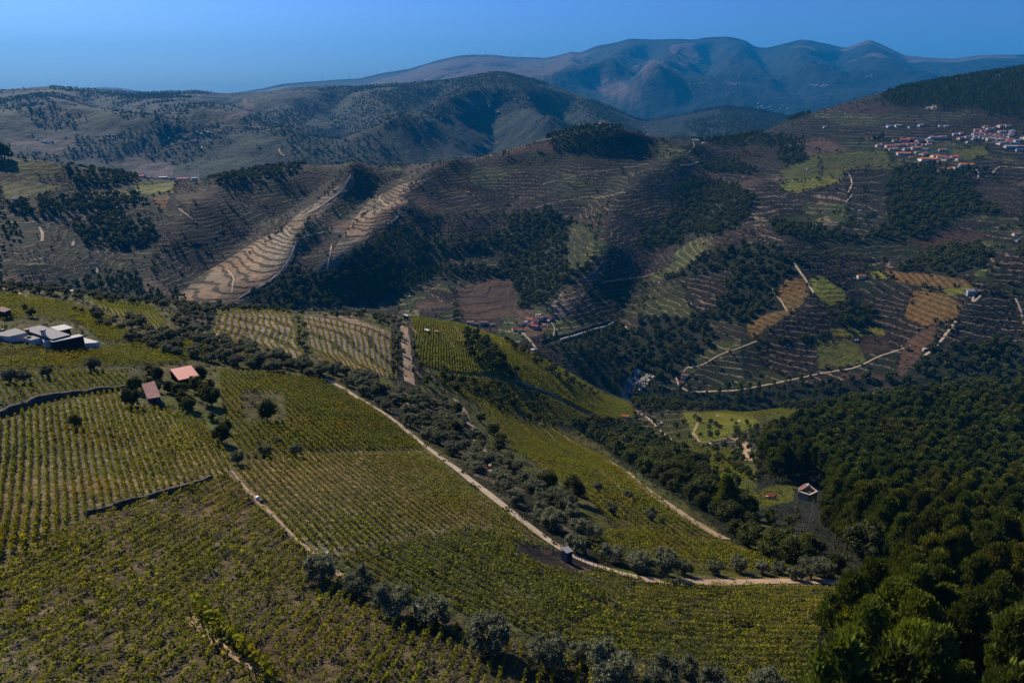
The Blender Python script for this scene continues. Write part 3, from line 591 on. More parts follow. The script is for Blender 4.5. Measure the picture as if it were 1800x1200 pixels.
MV = {
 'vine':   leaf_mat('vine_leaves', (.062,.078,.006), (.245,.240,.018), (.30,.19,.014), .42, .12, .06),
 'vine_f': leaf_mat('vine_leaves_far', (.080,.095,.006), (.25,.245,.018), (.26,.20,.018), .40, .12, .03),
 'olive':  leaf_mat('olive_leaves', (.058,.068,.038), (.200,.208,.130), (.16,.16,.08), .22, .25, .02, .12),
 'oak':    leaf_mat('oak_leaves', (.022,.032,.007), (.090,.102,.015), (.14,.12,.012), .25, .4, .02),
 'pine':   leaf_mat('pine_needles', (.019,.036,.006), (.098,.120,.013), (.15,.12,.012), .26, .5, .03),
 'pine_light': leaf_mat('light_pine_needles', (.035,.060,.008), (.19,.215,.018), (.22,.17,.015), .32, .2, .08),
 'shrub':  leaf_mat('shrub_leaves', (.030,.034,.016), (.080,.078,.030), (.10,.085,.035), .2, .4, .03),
 'bark':   flat_mat('bark', (.055,.045,.036), .95, .3, 3),
 'pinebark': flat_mat('pine_bark', (.09,.055,.038), .95, .3, 3),
 'dead':   flat_mat('dead_wood', (.15,.13,.115), .95, .25, 2),
 'road':   flat_mat('road_dirt', (.36,.28,.20), .95, .22, .5, .1, .3),
 'road_t': flat_mat('road_tan', (.30,.21,.135), .95, .22, .5, .1, .3),
 'stone':  flat_mat('dry_stone', (.085,.075,.062), .95, .45, 1.2, .1, .6),
 'white':  flat_mat('white_render', (.46,.455,.44), .8, .06, .8),
 'cream':  flat_mat('cream_render', (.60,.52,.40), .85, .1, .8),
 'grey':   flat_mat('grey_render', (.33,.33,.33), .85, .12, .8),
 'rstone': flat_mat('granite_wall', (.30,.25,.19), .95, .35, 1.5, .1, .6),
 'orange': flat_mat('orange_tiles', (.40,.13,.06), .85, .22, 1.5, .15, .3),
 'red':    flat_mat('red_tiles', (.36,.10,.065), .85, .28, 1.5, .15, .3),
 'pink':   flat_mat('pink_sheet_roof', (.42,.12,.11), .6, .08, .8, .3),
 'plumroof': flat_mat('old_tiles', (.22,.13,.12), .9, .25, 1.5),
 'dark':   flat_mat('dark_parts_and_shade', (.022,.020,.022), .6, .2, 1),  # dark parts, also painted shade on the white house front
 'roofgrey': flat_mat('flat_roof_gravel', (.26,.25,.255), .9, .07, 2),
 'concrete': flat_mat('concrete', (.24,.22,.20), .9, .15, 1.5, .2, .3),
 'glass':  flat_mat('window_glass', (.03,.04,.05), .15, .1, 1, .5),
 'blue':   flat_mat('blue_grey_boards_shade', (.05,.07,.11), .8, .2, 2),  # shed boards and barrel, also the painted shade of the tiled hut walls
 'metal':  flat_mat('white_metal', (.75,.75,.76), .5, .03, 1, .4),
}
# ------------------------------------------------------------------ plant models
def cards(P, size, q, up=.0, aspect=1.0, stretch=None):
    """one irregular quad per point"""
    n = len(P); d = q.normal(size=(n, 3)); d /= np.linalg.norm(d, axis=1)[:, None]
    if stretch is not None: d = d*(1-up)+stretch*up; d /= np.linalg.norm(d, axis=1)[:, None]
    e = np.cross(d, q.normal(size=(n, 3))); e /= np.linalg.norm(e, axis=1)[:, None]
    s = (size*q.uniform(.6, 1.35, n))[:, None]; a = d*s*aspect; b = e*s
    Vv = np.stack([P-a, P+b*.8, P+a, P-b*.8], 1).reshape(-1, 3)
    return Vv, np.arange(4*n).reshape(n, 4)
def tube(pts, rad, k=6):
    pts = np.array(pts, float); V_, F_ = [], []
    for i, p in enumerate(pts):
        d = pts[min(i+1, len(pts)-1)]-pts[max(i-1, 0)]; d /= np.linalg.norm(d)+1e-9
        u = np.cross(d, [.31, .95, .1]); u /= np.linalg.norm(u); v = np.cross(d, u)
        for j in range(k):
            a = 2*math.pi*j/k; V_.append(p+rad[i]*(u*math.cos(a)+v*math.sin(a)))
    for i in range(len(pts)-1):
        for j in range(k): F_.append((i*k+j, i*k+(j+1) % k, (i+1)*k+(j+1) % k, (i+1)*k+j))
    return np.array(V_), np.array(F_)
def join(parts):
    V_, F_, o = [], [], 0
    for v, f in parts: V_.append(v); F_.append(np.asarray(f)+o); o += len(v)
    return np.concatenate(V_), np.concatenate(F_)
def blob(c, r, q, n=6, m=4):
    """a rough closed lump of quads (inner mass of a crown)"""
    V_, F_ = [], []
    for i in range(m+1):
        th = math.pi*(.06+.88*i/m)
        for j in range(n):
            ph = 2*math.pi*j/n; rr = q.uniform(.8, 1.15)
            V_.append((c[0]+r[0]*rr*math.sin(th)*math.cos(ph), c[1]+r[1]*rr*math.sin(th)*math.sin(ph), c[2]+r[2]*rr*math.cos(th)))
    for i in range(m):
        for j in range(n): F_.append((i*n+j, i*n+(j+1) % n, (i+1)*n+(j+1) % n, (i+1)*n+j))
    return np.array(V_), np.array(F_)
def tree_arrays(kind, seed, lod):
    q = np.random.default_rng(seed); cr, rn, tr = [], [], []
    H = 1.0   # models are one unit tall, scaled when placed
    if kind == 'olive':
        nc = [30, 16, 6][lod]; nl = [120, 44, 12][lod]; sz = [.019, .036, .10][lod]
        C = []
        for i in range(nc):
            a = q.uniform(0, 2*math.pi); rr = math.sqrt(q.uniform(0, 1))*.34; z = q.uniform(.42, .80)
            C.append((rr*math.cos(a), rr*math.sin(a), z-rr*.35, q.uniform(.11, .19)))
        if lod < 2:
            for k in range(4):
                a = k*1.6+q.uniform(-.4, .4); tr.append(tube([(0, 0, .12), (.1*math.cos(a), .1*math.sin(a), .3), (.24*math.cos(a), .24*math.sin(a), .58)], [.035, .022, .008], 4))
            tr.append(tube([(0, 0, -.06), (.02, 0, .08), (0, .01, .2)], [.055, .042, .035], 6))
    elif kind == 'oak':
        nc = [32, 18, 8][lod]; nl = [110, 40, 12][lod]; sz = [.021, .040, .10][lod]
        C = []
        for i in range(nc):
            d = q.normal(size=3); d /= np.linalg.norm(d); rr = q.uniform(.5, 1)**.5
            C.append((d[0]*.34*rr, d[1]*.34*rr, .56+d[2]*.33*rr, q.uniform(.12, .2)))
        if lod < 2:
            tr.append(tube([(0, 0, -.08), (.01, 0, .2), (0, .02, .6)], [.04, .03, .015], 6))
            for k in range(3):
                a = k*2.1; tr.append(tube([(0, 0, .25), (.2*math.cos(a), .2*math.sin(a), .55)], [.02, .008], 4))
    else:   # maritime pine: tiers of upswept boughs ending in tufts, rounded irregular top
        nc = [78, 40, 9][lod]; nl = [100, 36, 10][lod]; sz = [.0095, .018, .10][lod]
        C = []
        for i in range(nc):
            t = q.uniform(0, 1)**.8; z = .26+.72*t; rad = .25*(1-t)**.75+.02; a = i*2.399+q.uniform(-.6, .6); rr = rad*q.uniform(.3, 1.2)
            C.append((rr*math.cos(a), rr*math.sin(a), z-.04*q.uniform(0, 1), q.uniform(.042, .078)))
            if lod == 0: tr.append(tube([(0, 0, z-.07), (rr*math.cos(a), rr*math.sin(a), z-.02)], [.008, .003], 3))
        if lod < 2: tr.append(tube([(0, 0, -.05), (.012, 0, .3), (-.01, .01, .65), (0, 0, .93)], [.022, .018, .012, .004], 6))
    for (x, y, z, r) in C:
        d = q.normal(size=(nl, 3)); d /= np.linalg.norm(d, axis=1)[:, None]; d[:, 2] = np.abs(d[:, 2])*.9+d[:, 2]*.1 if kind == 'pine' else d[:, 2]
        rr = r*q.uniform(.55, 1.08 if kind != 'pine' else 1.6, nl)**.7; P = np.array((x, y, z))+d*rr[:, None]*np.array([1, 1, .8 if kind != 'pine' else 1.1])
        if kind == 'pine': v, f = cards(P, sz, q, .72, 2.6 if lod < 2 else 1.3, d*.6+np.array([0, 0, .8]))
        else: v, f = cards(P, sz, q)
        cr.append((v, f)); lum = np.clip(.45+.5*d[:, 2]+q.normal(size=nl)*.22+q.normal()*.15, 0, 1); rn.append(lum*.6+q.uniform(0, .4, nl))  # light from above painted in: upper side of each clump lighter
        k_ = .48 if kind == 'pine' else .66; b = blob((x, y, z-.1*r), (r*k_, r*k_, r*k_*.85), q, 5, 3); cr.append(b); rn.append(np.full(len(b[1]), .05))  # added inner lump blocks light; its low tone paints the crown's inner shade
    return join(cr), np.concatenate(rn), (join(tr) if tr else None)
KINDS = {'olive': ('olive', 'bark'), 'oak': ('oak', 'bark'), 'pine': ('pine', 'pinebark')}
TREES = {}
def tree_models(kind):
    out = {}
    for lod, nv in ((0, 5), (1, 5), (2, 4)):
        L_ = []
        for s in range(nv):
            (cv, cf), rn, tr = tree_arrays(kind, 100*lod+s+{'olive': 1, 'oak': 2, 'pine': 3}[kind]*1000, lod)
            cm = mesh_np(kind+'_crown', cv, cf, [MV[KINDS[kind][0]]]); set_attr(cm, 'leaf_tone', 'FLOAT', rn, 'FACE')
            tm = mesh_np(kind+'_trunk', *tr, [MV[KINDS[kind][1]]], True) if tr else None
            if lod:   # one joined mesh for the far ones
                if tr: v, f = join([(cv, cf), tr]); mi = np.r_[np.zeros(len(cf), int), np.ones(len(tr[1]), int)]; rr = np.r_[rn, np.zeros(len(tr[1]))]
                else: v, f, mi, rr = cv, cf, np.zeros(len(cf), int), rn
                jm = mesh_np(kind+'_tree', v, f, [MV[KINDS[kind][0]], MV[KINDS[kind][1]]], False, mi); set_attr(jm, 'leaf_tone', 'FLOAT', rr, 'FACE')
            else: jm = None
            L_.append((cm, tm, jm))
        out[lod] = L_
    return out
for k in KINDS: TREES[k] = tree_models(k)
def place_tree(kind, x, y, z, h, label, group, cat, lod=0, name=None, wide=1.0, cm=None):
    m = TREES[kind][lod][random.randrange(len(TREES[kind][lod]))]; nm = name or {'olive': 'olive_tree', 'oak': 'broadleaf_tree', 'pine': 'pine_tree'}[kind]
    rz = random.uniform(0, 6.28)
    if lod == 0:
        e = bpy.data.objects.new(nm, None); COL.objects.link(e); e.empty_display_size = .5
        c = link('crown', m[0], e); t = link('trunk', m[1], e)
    else: e = link(nm, m[2])
    e.location = (x, y, z-.15); e.rotation_euler = (random.uniform(-.05, .05), random.uniform(-.05, .05), rz)
    e.scale = (h*wide, h*wide, h); e['label'] = label; e['category'] = cat
    if group: e['group'] = group
    return e
def gn_instances(name, x, y, z, s, models, label, extra=None, wide=None):
    """countless plants as one object: points that carry shared low models"""
    n = len(x)
    if n == 0: return
    me_ = bpy.data.meshes.new(name); me_.vertices.add(n); me_.vertices.foreach_set('co', np.stack([x, y, z], 1).astype(np.float32).ravel())
    set_attr(me_, 'scl', 'FLOAT', s); set_attr(me_, 'rz', 'FLOAT', rng.uniform(0, 6.28, n)); set_attr(me_, 'pick', 'INT', rng.integers(0, len(models), n))
    o = link(name, me_, kind='stuff', label=label)
    ng = bpy.data.node_groups.new(name+'_spread', 'GeometryNodeTree')
    ng.interface.new_socket('Geometry', in_out='INPUT', socket_type='NodeSocketGeometry'); ng.interface.new_socket('Geometry', in_out='OUTPUT', socket_type='NodeSocketGeometry')
    N = ng.nodes; gi = N.new('NodeGroupInput'); go = N.new('NodeGroupOutput'); ip = N.new('GeometryNodeInstanceOnPoints'); jn = N.new('GeometryNodeJoinGeometry')
    for m in reversed(models):
        src = bpy.data.objects.new(name+'_model', m); oi = N.new('GeometryNodeObjectInfo'); oi.inputs['Object'].default_value = src; oi.inputs['As Instance'].default_value = True
        ng.links.new(oi.outputs['Geometry'], jn.inputs[0])
    def na(nm, ty): a = N.new('GeometryNodeInputNamedAttribute'); a.data_type = ty; a.inputs[0].default_value = nm; return a.outputs['Attribute']
    cx = N.new('ShaderNodeCombineXYZ'); ng.links.new(na('rz', 'FLOAT'), cx.inputs[2]); e2r = N.new('FunctionNodeEulerToRotation'); ng.links.new(cx.outputs[0], e2r.inputs[0])
    ng.links.new(gi.outputs[0], ip.inputs['Points']); ng.links.new(jn.outputs[0], ip.inputs['Instance']); ip.inputs['Pick Instance'].default_value = True
    ng.links.new(na('pick', 'INT'), ip.inputs['Instance Index']); ng.links.new(e2r.outputs[0], ip.inputs['Rotation']); ng.links.new(na('scl', 'FLOAT'), ip.inputs['Scale'])
    ng.links.new(ip.outputs[0], go.inputs[0]); mod = o.modifiers.new('spread', 'NODES'); mod.node_group = ng
    return o
# ------------------------------------------------------------------ tracks draped on the land
def drape(pts, width, mat, name, label, tw=(1, 99), lift=.12, step=3.0):
    width = width*.64 if tw[0] > 6 else width
    W = np.array(wp(pts, *tw))[:, :2]; seg = np.hypot(*np.diff(W, axis=0).T); s = np.r_[0, np.cumsum(seg)]
    n = max(int(s[-1]/step), 9); u = np.linspace(0, s[-1], n); cx_ = np.interp(u, s, W[:, 0]); cy_ = np.interp(u, s, W[:, 1])
    k = np.ones(5)/5; cx_[2:-2] = np.convolve(cx_, k, 'valid'); cy_[2:-2] = np.convolve(cy_, k, 'valid')
    dx, dy = np.gradient(cx_), np.gradient(cy_); l = np.hypot(dx, dy)+1e-9; nx, ny = -dy/l, dx/l
    wv = width*(1+.22*fbm(u/9, u*0+width, 3, 3)); V_ = []
    for a in (-.5, -.17, .17, .5):
        x = cx_+nx*wv*a; y = cy_+ny*wv*a; z = height(x, y)+lift+.0006*np.hypot(x, y)*(1 if abs(a) < .3 else .6); V_.append(np.stack([x, y, z], 1))
    V_ = np.array(V_); F_ = []
    for a in range(3):
        for i in range(n-1): F_.append((a*n+i, (a+1)*n+i, (a+1)*n+i+1, a*n+i+1))
    o = link(name, mesh_np(name, V_.reshape(-1, 3), F_, [mat], True), kind='structure', label=label); return np.stack([cx_, cy_], 1)
NEARR = (1, 6.3)
ROADS = [
 ([(572,666),(600,680),(640,706),(672,724),(705,748),(752,787),(800,822),(850,862),(900,902),(950,940),(1010,980),(1050,997),(1085,1007),(1120,1014)], 1.9, 'road', NEARR, 'pale dirt road sweeping down past the vineyard and olive trees'),
 ([(1130,1018),(1220,1024),(1320,1022),(1420,1021),(1500,1024)], 2.6, 'road_t', NEARR, 'tan track under the olive trees along the lower vineyard edge'),
 ([(710,574),(713,600),(716,630),(718,650),(720,674)], 4.2, 'road_t', NEARR, 'straight tan track climbing the spur beside the striped terraces'),
 ([(938,740),(965,750),(990,765),(1030,790),(1075,815),(1120,850),(1150,872),(1200,905),(1240,930),(1275,948)], 3.8, 'road_t', NEARR, 'tan track below the long vineyard strip beside the dark wood'),
 ([(905,720),(960,755),(1030,810),(1075,845),(1110,880)], 1.6, 'road_t', NEARR, 'thin bare track inside the long vineyard strip'),
 ([(800,574),(815,600),(840,630),(866,656)], 1.8, 'road_t', NEARR, 'thin tan path running down the bright spur, right one'),
 ([(768,570),(785,595),(800,612)], 1.6, 'road_t', NEARR, 'thin tan path running down the bright spur, left one'),
 ([(722,575),(745,598)], 2.0, 'road_t', NEARR, 'short tan bank beside the top of the straight track'),
 ([(1290,770),(1312,780),(1316,810)], 4.5, 'road_t', NEARR, 'reddish earth ramp at the forest edge'),
 ([(640,690),(690,705),(740,715),(790,735)], 1.8, 'road_t', NEARR, 'bare strip between the olives below the hedge'),
 ([(905,668),(960,688),(985,700),(995,722)], 2.2, 'road_t', NEARR, 'pale track curving under the bright spur'),
 ([(835,772),(850,790),(848,805),(862,828),(880,838)], 3.5, 'road_t', NEARR, 'bare earth patch among the olive trees'),
 ([(800,702),(812,715),(822,738),(838,760)], 2.8, 'road_t', NEARR, 'winding bare track between olives above the strip'),
 ([(0,503),(20,512),(45,522),(70,530)], 2.6, 'road', (4.5, 6.3), 'pale road at the far left ridge'),
 ([(404,828),(425,855),(455,880),(480,910),(520,950),(560,985),(600,1012)], 1.0, 'road_t', NEARR, 'narrow pale path with a stone edge between two vineyards'),
 ([(335,1085),(360,1120),(400,1145),(440,1170),(490,1200)], 1.1, 'road_t', NEARR, 'narrow earth path beside the diagonal hedge row'),
 ([(1188,663),(1196,685),(1215,690),(1290,688),(1390,668),(1450,655),(1515,645),(1530,632),(1570,618),(1600,608)], 2.6, 'road', (6.3, 9.5), 'pale valley road curling round the lower terraces'),
 ([(1202,652),(1215,640),(1222,650),(1240,640),(1260,625),(1300,612),(1330,600)], 2.4, 'road', (6.3, 9.5), 'pale zigzag road above the riverside house'),
 ([(958,562),(977,570),(975,578),(972,597)], 2.4, 'road', (6.3, 9.5), 'pale lane leaving the hamlet'),
 ([(905,575),(925,590),(938,608),(945,615)], 2.4, 'road', (4.5, 9.5), 'pale lane dropping below the hamlet'),
 ([(1095,568),(1104,580)], 3, 'road', (6.3, 9.5), 'short pale bend of road above the valley wood'),
 ([(1120,722),(1145,740),(1165,760),(1185,778)], 2.2, 'road', NEARR, 'pale lane running down past the riverside huts'),
 ([(1220,727),(1232,732),(1218,762),(1232,778),(1255,775),(1310,762)], 2.2, 'road_t', NEARR, 'tan track looping round the lime green valley vineyard'),
 ([(1395,735),(1410,705),(1455,700)], 2, 'road_t', NEARR, 'tan track edging the small valley vineyard'),
 ([(617,308),(606,330),(590,345),(560,365),(535,378),(522,383)], 4.2, 'road', M, 'pale track along the crest of the sunlit spur'),
 ([(502,405),(510,418),(522,424),(570,408)], 3, 'road', M, 'pale hairpin on the sunlit spur'),
 ([(522,424),(515,445),(500,470),(470,500),(420,525)], 3.4, 'road', M, 'pale track down the lower spur'),
 ([(400,475),(412,490),(408,515)], 3, 'road', M, 'short pale track across the tan terraces'),
 ([(672,342),(665,350),(690,368),(705,378),(680,395)], 3.8, 'road', M, 'pale hairpin track on the second spur'),
 ([(583,432),(580,455),(575,475)], 3.2, 'road', M, 'pale track at the foot of the second spur'),
 ([(830,283),(860,270),(900,262),(940,250),(975,243)], 3.6, 'road', M, 'pale ridge road under the wooded hilltop'),
 ([(960,322),(1010,312),(1080,298),(1140,288)], 2.8, 'road', M, 'long thin track crossing the dark terraces, upper one'),
 ([(935,368),(980,356),(1040,345),(1100,340)], 3.0, 'road', M, 'long thin track crossing the dark terraces, lower one'),
 ([(1218,250),(1222,258),(1208,270)], 3, 'road', M, 'pale drive below the ridge house'),
 ([(1195,292),(1215,290),(1230,284)], 5, 'road', M, 'pale bend of earth at the terrace head'),
 ([(1480,295),(1495,310),(1498,325),(1490,340)], 3.6, 'road', M, 'pale track climbing above the orchard terraces'),
 ([(1498,342),(1488,356)], 3, 'road', M, 'short pale zigzag on the orchard terraces'),
 ([(1714,298),(1722,302),(1718,316)], 5, 'road', M, 'sandy lane at the village edge'),
 ([(1745,305),(1757,293),(1800,296)], 5, 'road', M, 'pale road beyond the village'),
 ([(1395,462),(1408,480),(1425,505),(1430,515)], 3.2, 'road', M, 'pale track beside the ochre field'),
 ([(1358,508),(1375,530),(1384,548)], 2.4, 'road_t', M, 'tan track splitting the ochre field'),
 ([(1724,520),(1708,535),(1712,520)], 3.5, 'road', M, 'pale farm road by the grey barn'),
 ([(1680,565),(1660,590),(1645,612),(1625,625)], 4, 'road', M, 'pale track between terraces on the right'),
 ([(1785,525),(1795,545),(1800,570)], 3.2, 'road', M, 'pale track near the right edge'),
 ([(1060,498),(1100,490),(1150,480)], 2.6, 'road_t', M, 'tan track in the purple brown terraces'),
 ([(1015,495),(1045,480),(1060,460)], 3, 'road_t', M, 'tan track below the orchard spur'),
 ([(312,365),(330,380),(345,392)], 3.5, 'road', M, 'winding pale track in the left ravine'),
 ([(70,400),(76,412),(74,425)], 4.5, 'road', M, 'short pale track at the far left'),
 ([(130,425),(128,433)], 4, 'road', M, 'tiny pale bend at the left'),
 ([(165,468),(172,470),(171,480)], 3, 'road', M, 'pale drive of the small farmhouse'),
 ([(1640,290),(1650,283)], 3, 'road', M, 'short village lane'),
 ([(490,262),(493,270),(500,275)], 9, 'road', L, 'pale road bend on the far blue hills'),
 ([(325,252),(345,246)], 9, 'road', L, 'pale streak of road on the far hillside'),
 ([(352,254),(357,262)], 9, 'road', L, 'short pale road on the far hillside'),
]
for i, (pts, wd, mt, tw, lab) in enumerate(ROADS):
    drape(pts, wd, MV[mt], 'dirt_road', lab, tw, .10, 2.5 if tw[0] < 3 else 5)
# river: water strip and pale rocks
drape([(1122,650),(1110,668),(1103,682),(1098,692),(1112,708),(1120,718)], 9, flat_mat('river_water', (.03,.06,.10), .12, .1, .3, .5), 'river', 'narrow dark blue river at the valley bottom', (6, 9.5), .3, 4)
# ------------------------------------------------------------------ vineyards
def vine_template(seed, nq, sz):
    q = np.random.default_rng(seed); P = np.stack([q.uniform(-.62, .62, nq), q.normal(0, .17, nq), q.uniform(.35, 1.5, nq)], 1)
    v, f = cards(P, sz, q); rn = np.clip((P[:, 2]-.35)/1.3+q.normal(0, .25, nq), 0, 1); return v.reshape(nq, 4, 3), rn  # tone rises with leaf height, plus random scatter
T_HI = [vine_template(s, 24, .21) for s in range(10)]; T_LO = [vine_template(50+s, 10, .33) for s in range(8)]
ROWS = []          # (distance, x, y, z, dirx, diry, hi, scale arrays, field label)
EXCL = []; ORD = {}
def clip_pts(x, y, poly, tw, gap, seed, vig):
    z, t, k = lookup(x, y); px, py = project(x, y, z); m = inpoly(px, py, poly) & (t >= tw[0]) & (t <= tw[1])
    for e in EXCL: m &= ~inpoly(px, py, e)
    g = fbm(x/7, y/7, 3, seed)*.5+.5+np.random.default_rng(seed).uniform(-.25, .25, len(x)); m &= g > gap; return m, z
def add_row(x, y, z, dx, dy, hi, size, lab):
    if len(x) < 2: return
    ORD[lab] = ORD.get(lab, 0)+1; g = np.nonzero(np.hypot(np.diff(x), np.diff(y)) > 1.75)[0]+1; size = np.broadcast_to(size, x.shape)
    for j, seg in enumerate(np.split(np.arange(len(x)), g)):
        if len(seg): ROWS.append((float(np.hypot(np.hypot(x[seg], y[seg]), z[seg]-CAM_Z).mean()), x[seg], y[seg], z[seg], dx, dy, hi, size[seg], lab, ORD[lab]))
def field(poly, A, B, row, step, size, gap, lab, hi=True, tw=F, wob=.15, jx=.15, split=None):
    row *= .60; step *= .80; size *= .76
    a, b = wp([A, B], *tw); d = math.atan2(b[1]-a[1], b[0]-a[0]); c, s = math.cos(d), math.sin(d)
    W = np.array(wp(poly, *tw)); U = W[:, 0]*c+W[:, 1]*s; Vv = -W[:, 0]*s+W[:, 1]*c; q = np.random.default_rng(len(ROWS)+3)
    for i, v in enumerate(np.arange(Vv.min()-4, Vv.max()+4, row)):
        u = np.arange(U.min()-4, U.max()+4, step); u = u+q.uniform(-jx, jx, len(u))*step
        vv = v+fbm(u/25, u*0+v/25, 2, 7)*wob*row*1.5+q.normal(0, wob*.35, len(u))
        x = u*c-vv*s; y = u*s+vv*c; m, z = clip_pts(x, y, poly, tw, gap, 31+i, 1)
        sz = size*(1+.35*fbm(x/12, y/12, 3, 8))*q.uniform(.75, 1.2, len(x))
        add_row(x[m], y[m], z[m], c, s, hi, sz[m], lab)
def fan(left, right, n, step, size, gap, lab, tw=F, hi=True, wave=.0):
    """rows interpolated between two edge lines (curved terraces)"""
    Lw = np.array(wp(left, *tw))[:, :2]; Rw = np.array(wp(right, *tw))[:, :2]
    def res(P): s = np.r_[0, np.cumsum(np.hypot(*np.diff(P, axis=0).T))]; u = np.linspace(0, s[-1], 60); return np.stack([np.interp(u, s, P[:, 0]), np.interp(u, s, P[:, 1])], 1)
    Lw, Rw = res(Lw), res(Rw); q = np.random.default_rng(n)
    for i in range(n):
        f = i/(n-1); P = Lw*(1-f)+Rw*f
        s = np.r_[0, np.cumsum(np.hypot(*np.diff(P, axis=0).T))]; u = np.arange(0, s[-1], step)
        x = np.interp(u, s, P[:, 0]); y = np.interp(u, s, P[:, 1]); w_ = fbm(u/20, u*0+i*.07, 3, 4)*wave; d = math.atan2(P[-1, 1]-P[0, 1], P[-1, 0]-P[0, 0])
        x = x-math.sin(d)*w_; y = y+math.cos(d)*w_; z, t, k = lookup(x, y); m = (t >= tw[0]) & (t <= tw[1]) & (q.uniform(size=len(x)) > gap)
        add_row(x[m], y[m], z[m], math.cos(d), math.sin(d), hi, size*q.uniform(.8, 1.15, m.sum()), lab)
EXCL += [[(225,650),(300,650),(350,655),(350,705),(300,715),(245,715),(225,690)]]
field([(0,742),(60,716),(220,684),(250,716),(345,735),(400,795),(408,828),(330,850),(160,903),(60,960),(0,985),(-60,1010),(-60,750)], (335,750), (372,815), 2.05, 1.0, 1.12, .12, 'straight rowed left vineyard')
field([(-60,1000),(0,992),(60,968),(160,910),(330,860),(405,834),(420,850),(470,905),(540,970),(620,1025),(700,1062),(820,1105),(960,1140),(1100,1175),(1345,1230),(1345,1330),(-80,1330)], (100,1100), (330,965), 2.5, 1.05, 1.02, .35, 'patchy lower left vineyard', wob=.28, jx=.25)
field([(412,832),(432,812),(540,799),(750,796),(830,862),(958,950),(900,935),(820,922),(700,945),(590,975),(520,945),(470,900)], (427,827), (547,960), 2.2, 1.0, .85, .10, 'tan middle vineyard')
EXCL += [[(425,690),(500,690),(505,745),(430,745)]]
field([(385,650),(560,665),(640,708),(700,750),(748,790),(540,794),(432,806),(395,742)], (397,710), (457,783), 2.6, 1.0, 1.05, .04, 'dense green vineyard under the hedge')
EXCL += [[(905,955),(1000,966),(1060,1000),(1020,1012),(950,992),(905,975)]]
fan([(347,1072),(372,1098),(405,1128),(445,1165),(485,1205)], [(352,1068),(378,1094),(411,1124),(451,1161),(491,1201)], 2, .8, 1.35, .02, 'diagonal hedge at the bottom left')
field([(590,985),(700,952),(820,928),(900,938),(1000,978),(1060,1000),(1130,1020),(1010,1100),(960,1125),(860,1098),(700,1048)], (657,1000), (820,1090), 2.7, 1.05, 1.0, .14, 'slanting lower middle vineyard')
field([(1130,1024),(1480,1036),(1440,1110),(1420,1250),(1345,1225),(1160,1165),(965,1128),(1015,1102)], (1000,1085), (1440,1108), 2.6, 1.1, 1.0, .22, 'level lower right vineyard')
field([(1140,925),(1250,960),(1400,985),(1480,1005),(1200,1008),(1060,985),(1010,940)], (1050,960), (1350,995), 2.6, 1.2, .85, .3, 'sparse vineyard above the track', True)
field([(-60,612),(170,608),(330,603),(385,618),(300,640),(230,642),(120,648),(-60,650)], (10,617), (143,640), 2.6, 1.1, 1.0, .04, 'vineyard below the white house')
field([(-60,655),(230,650),(300,664),(250,678),(215,680),(60,702),(-60,728)], (20,670), (40,700), 2.4, 1.1, .85, .15, 'vineyard above the dark wall')
field([(110,545),(250,590),(380,612),(300,606),(180,600),(140,568)], (183,580), (317,617), 2.6, 1.1, 1.0, .04, 'vineyard right of the white house')
field([(-60,512),(40,520),(130,535),(200,560),(180,572),(130,566),(60,558),(-60,572)], (0,540), (60,550), 2.6, 1.2, 1.0, .2, 'vineyard above the white house')
field([(152,527),(262,537),(288,557),(300,580),(255,570),(200,552)], (200,535), (218,552), 2.6, 1.2, 1.0, .05, 'small lime green crest vineyard')
fan([(397,545),(384,570),(373,590),(384,602)], [(507,548),(518,577),(521,606),(535,634)], 13, 1.1, .85, .1, 'left curving tan terraces', wave=2.2)
fan([(532,556),(540,588),(545,615),(575,640)], [(697,592),(698,625),(696,668)], 17, 1.1, .8, .1, 'right striped tan terraces', wave=.8)
field([(832,706),(900,714),(960,738),(1060,803),(1200,908),(1300,965),(1340,1000),(1200,985),(1100,932),(1000,858),(900,788)], (870,740), (1200,950), 4.2, 1.1, 1.05, .08, 'long strip beside the track', True)
# spur and valley vineyards, finer
field([(724,557),(800,568),(870,584),(930,618),(1000,656),(1060,694),(1110,712),(1115,735),(1060,735),(960,688),(880,658),(790,655),(738,640)], (800,630), (803,660), 2.3, 1.1, 1.15, .04, 'bright vineyard on the spur', False)
field([(760,655),(870,668),(960,695),(1050,740),(1000,750),(900,722),(800,695)], (880,690), (910,720), 3.6, 1.2, 1.1, .1, 'fan shaped terraces below the spur', False)
field([(1110,745),(1200,725),(1310,722),(1450,700),(1455,722),(1345,745),(1300,765),(1240,782),(1120,780)], (1240,740), (1262,772), 3, 1.6, .95, .1, 'lime green valley vineyard', False)
field([(1120,760),(1290,790),(1320,860),(1330,900),(1290,905),(1225,815)], (1200,800), (1260,850), 3, 1.6, 1.0, .3, 'valley vineyard beside the wood', False)
field([(1312,868),(1360,854),(1396,855),(1390,880),(1350,892),(1320,898)], (1330,880), (1380,875), 2.4, 1.3, .6, .3, 'plot by the orange roof', False)
def row_mesh(x, y, z, c, s, hi, sz, seed):
    T = T_HI if hi else T_LO; q = np.random.default_rng(seed); n = len(x); pick = q.integers(0, len(T), n); flip = q.choice([-1, 1], n)
    TV = np.array([t[0] for t in T]); TR = np.array([t[1] for t in T]); v = TV[pick].copy()*sz[:, None, None, None]; v[..., 0] *= flip[:, None, None]
    X = v[..., 0]*c-v[..., 1]*s+x[:, None, None]; Y = v[..., 0]*s+v[..., 1]*c+y[:, None, None]; Z = v[..., 2]+z[:, None, None]
    V_ = np.stack([X, Y, Z], -1).reshape(-1, 3); rn = np.clip(TR[pick]+q.normal(0, .12, n)[:, None], 0, 1).ravel(); return V_, rn
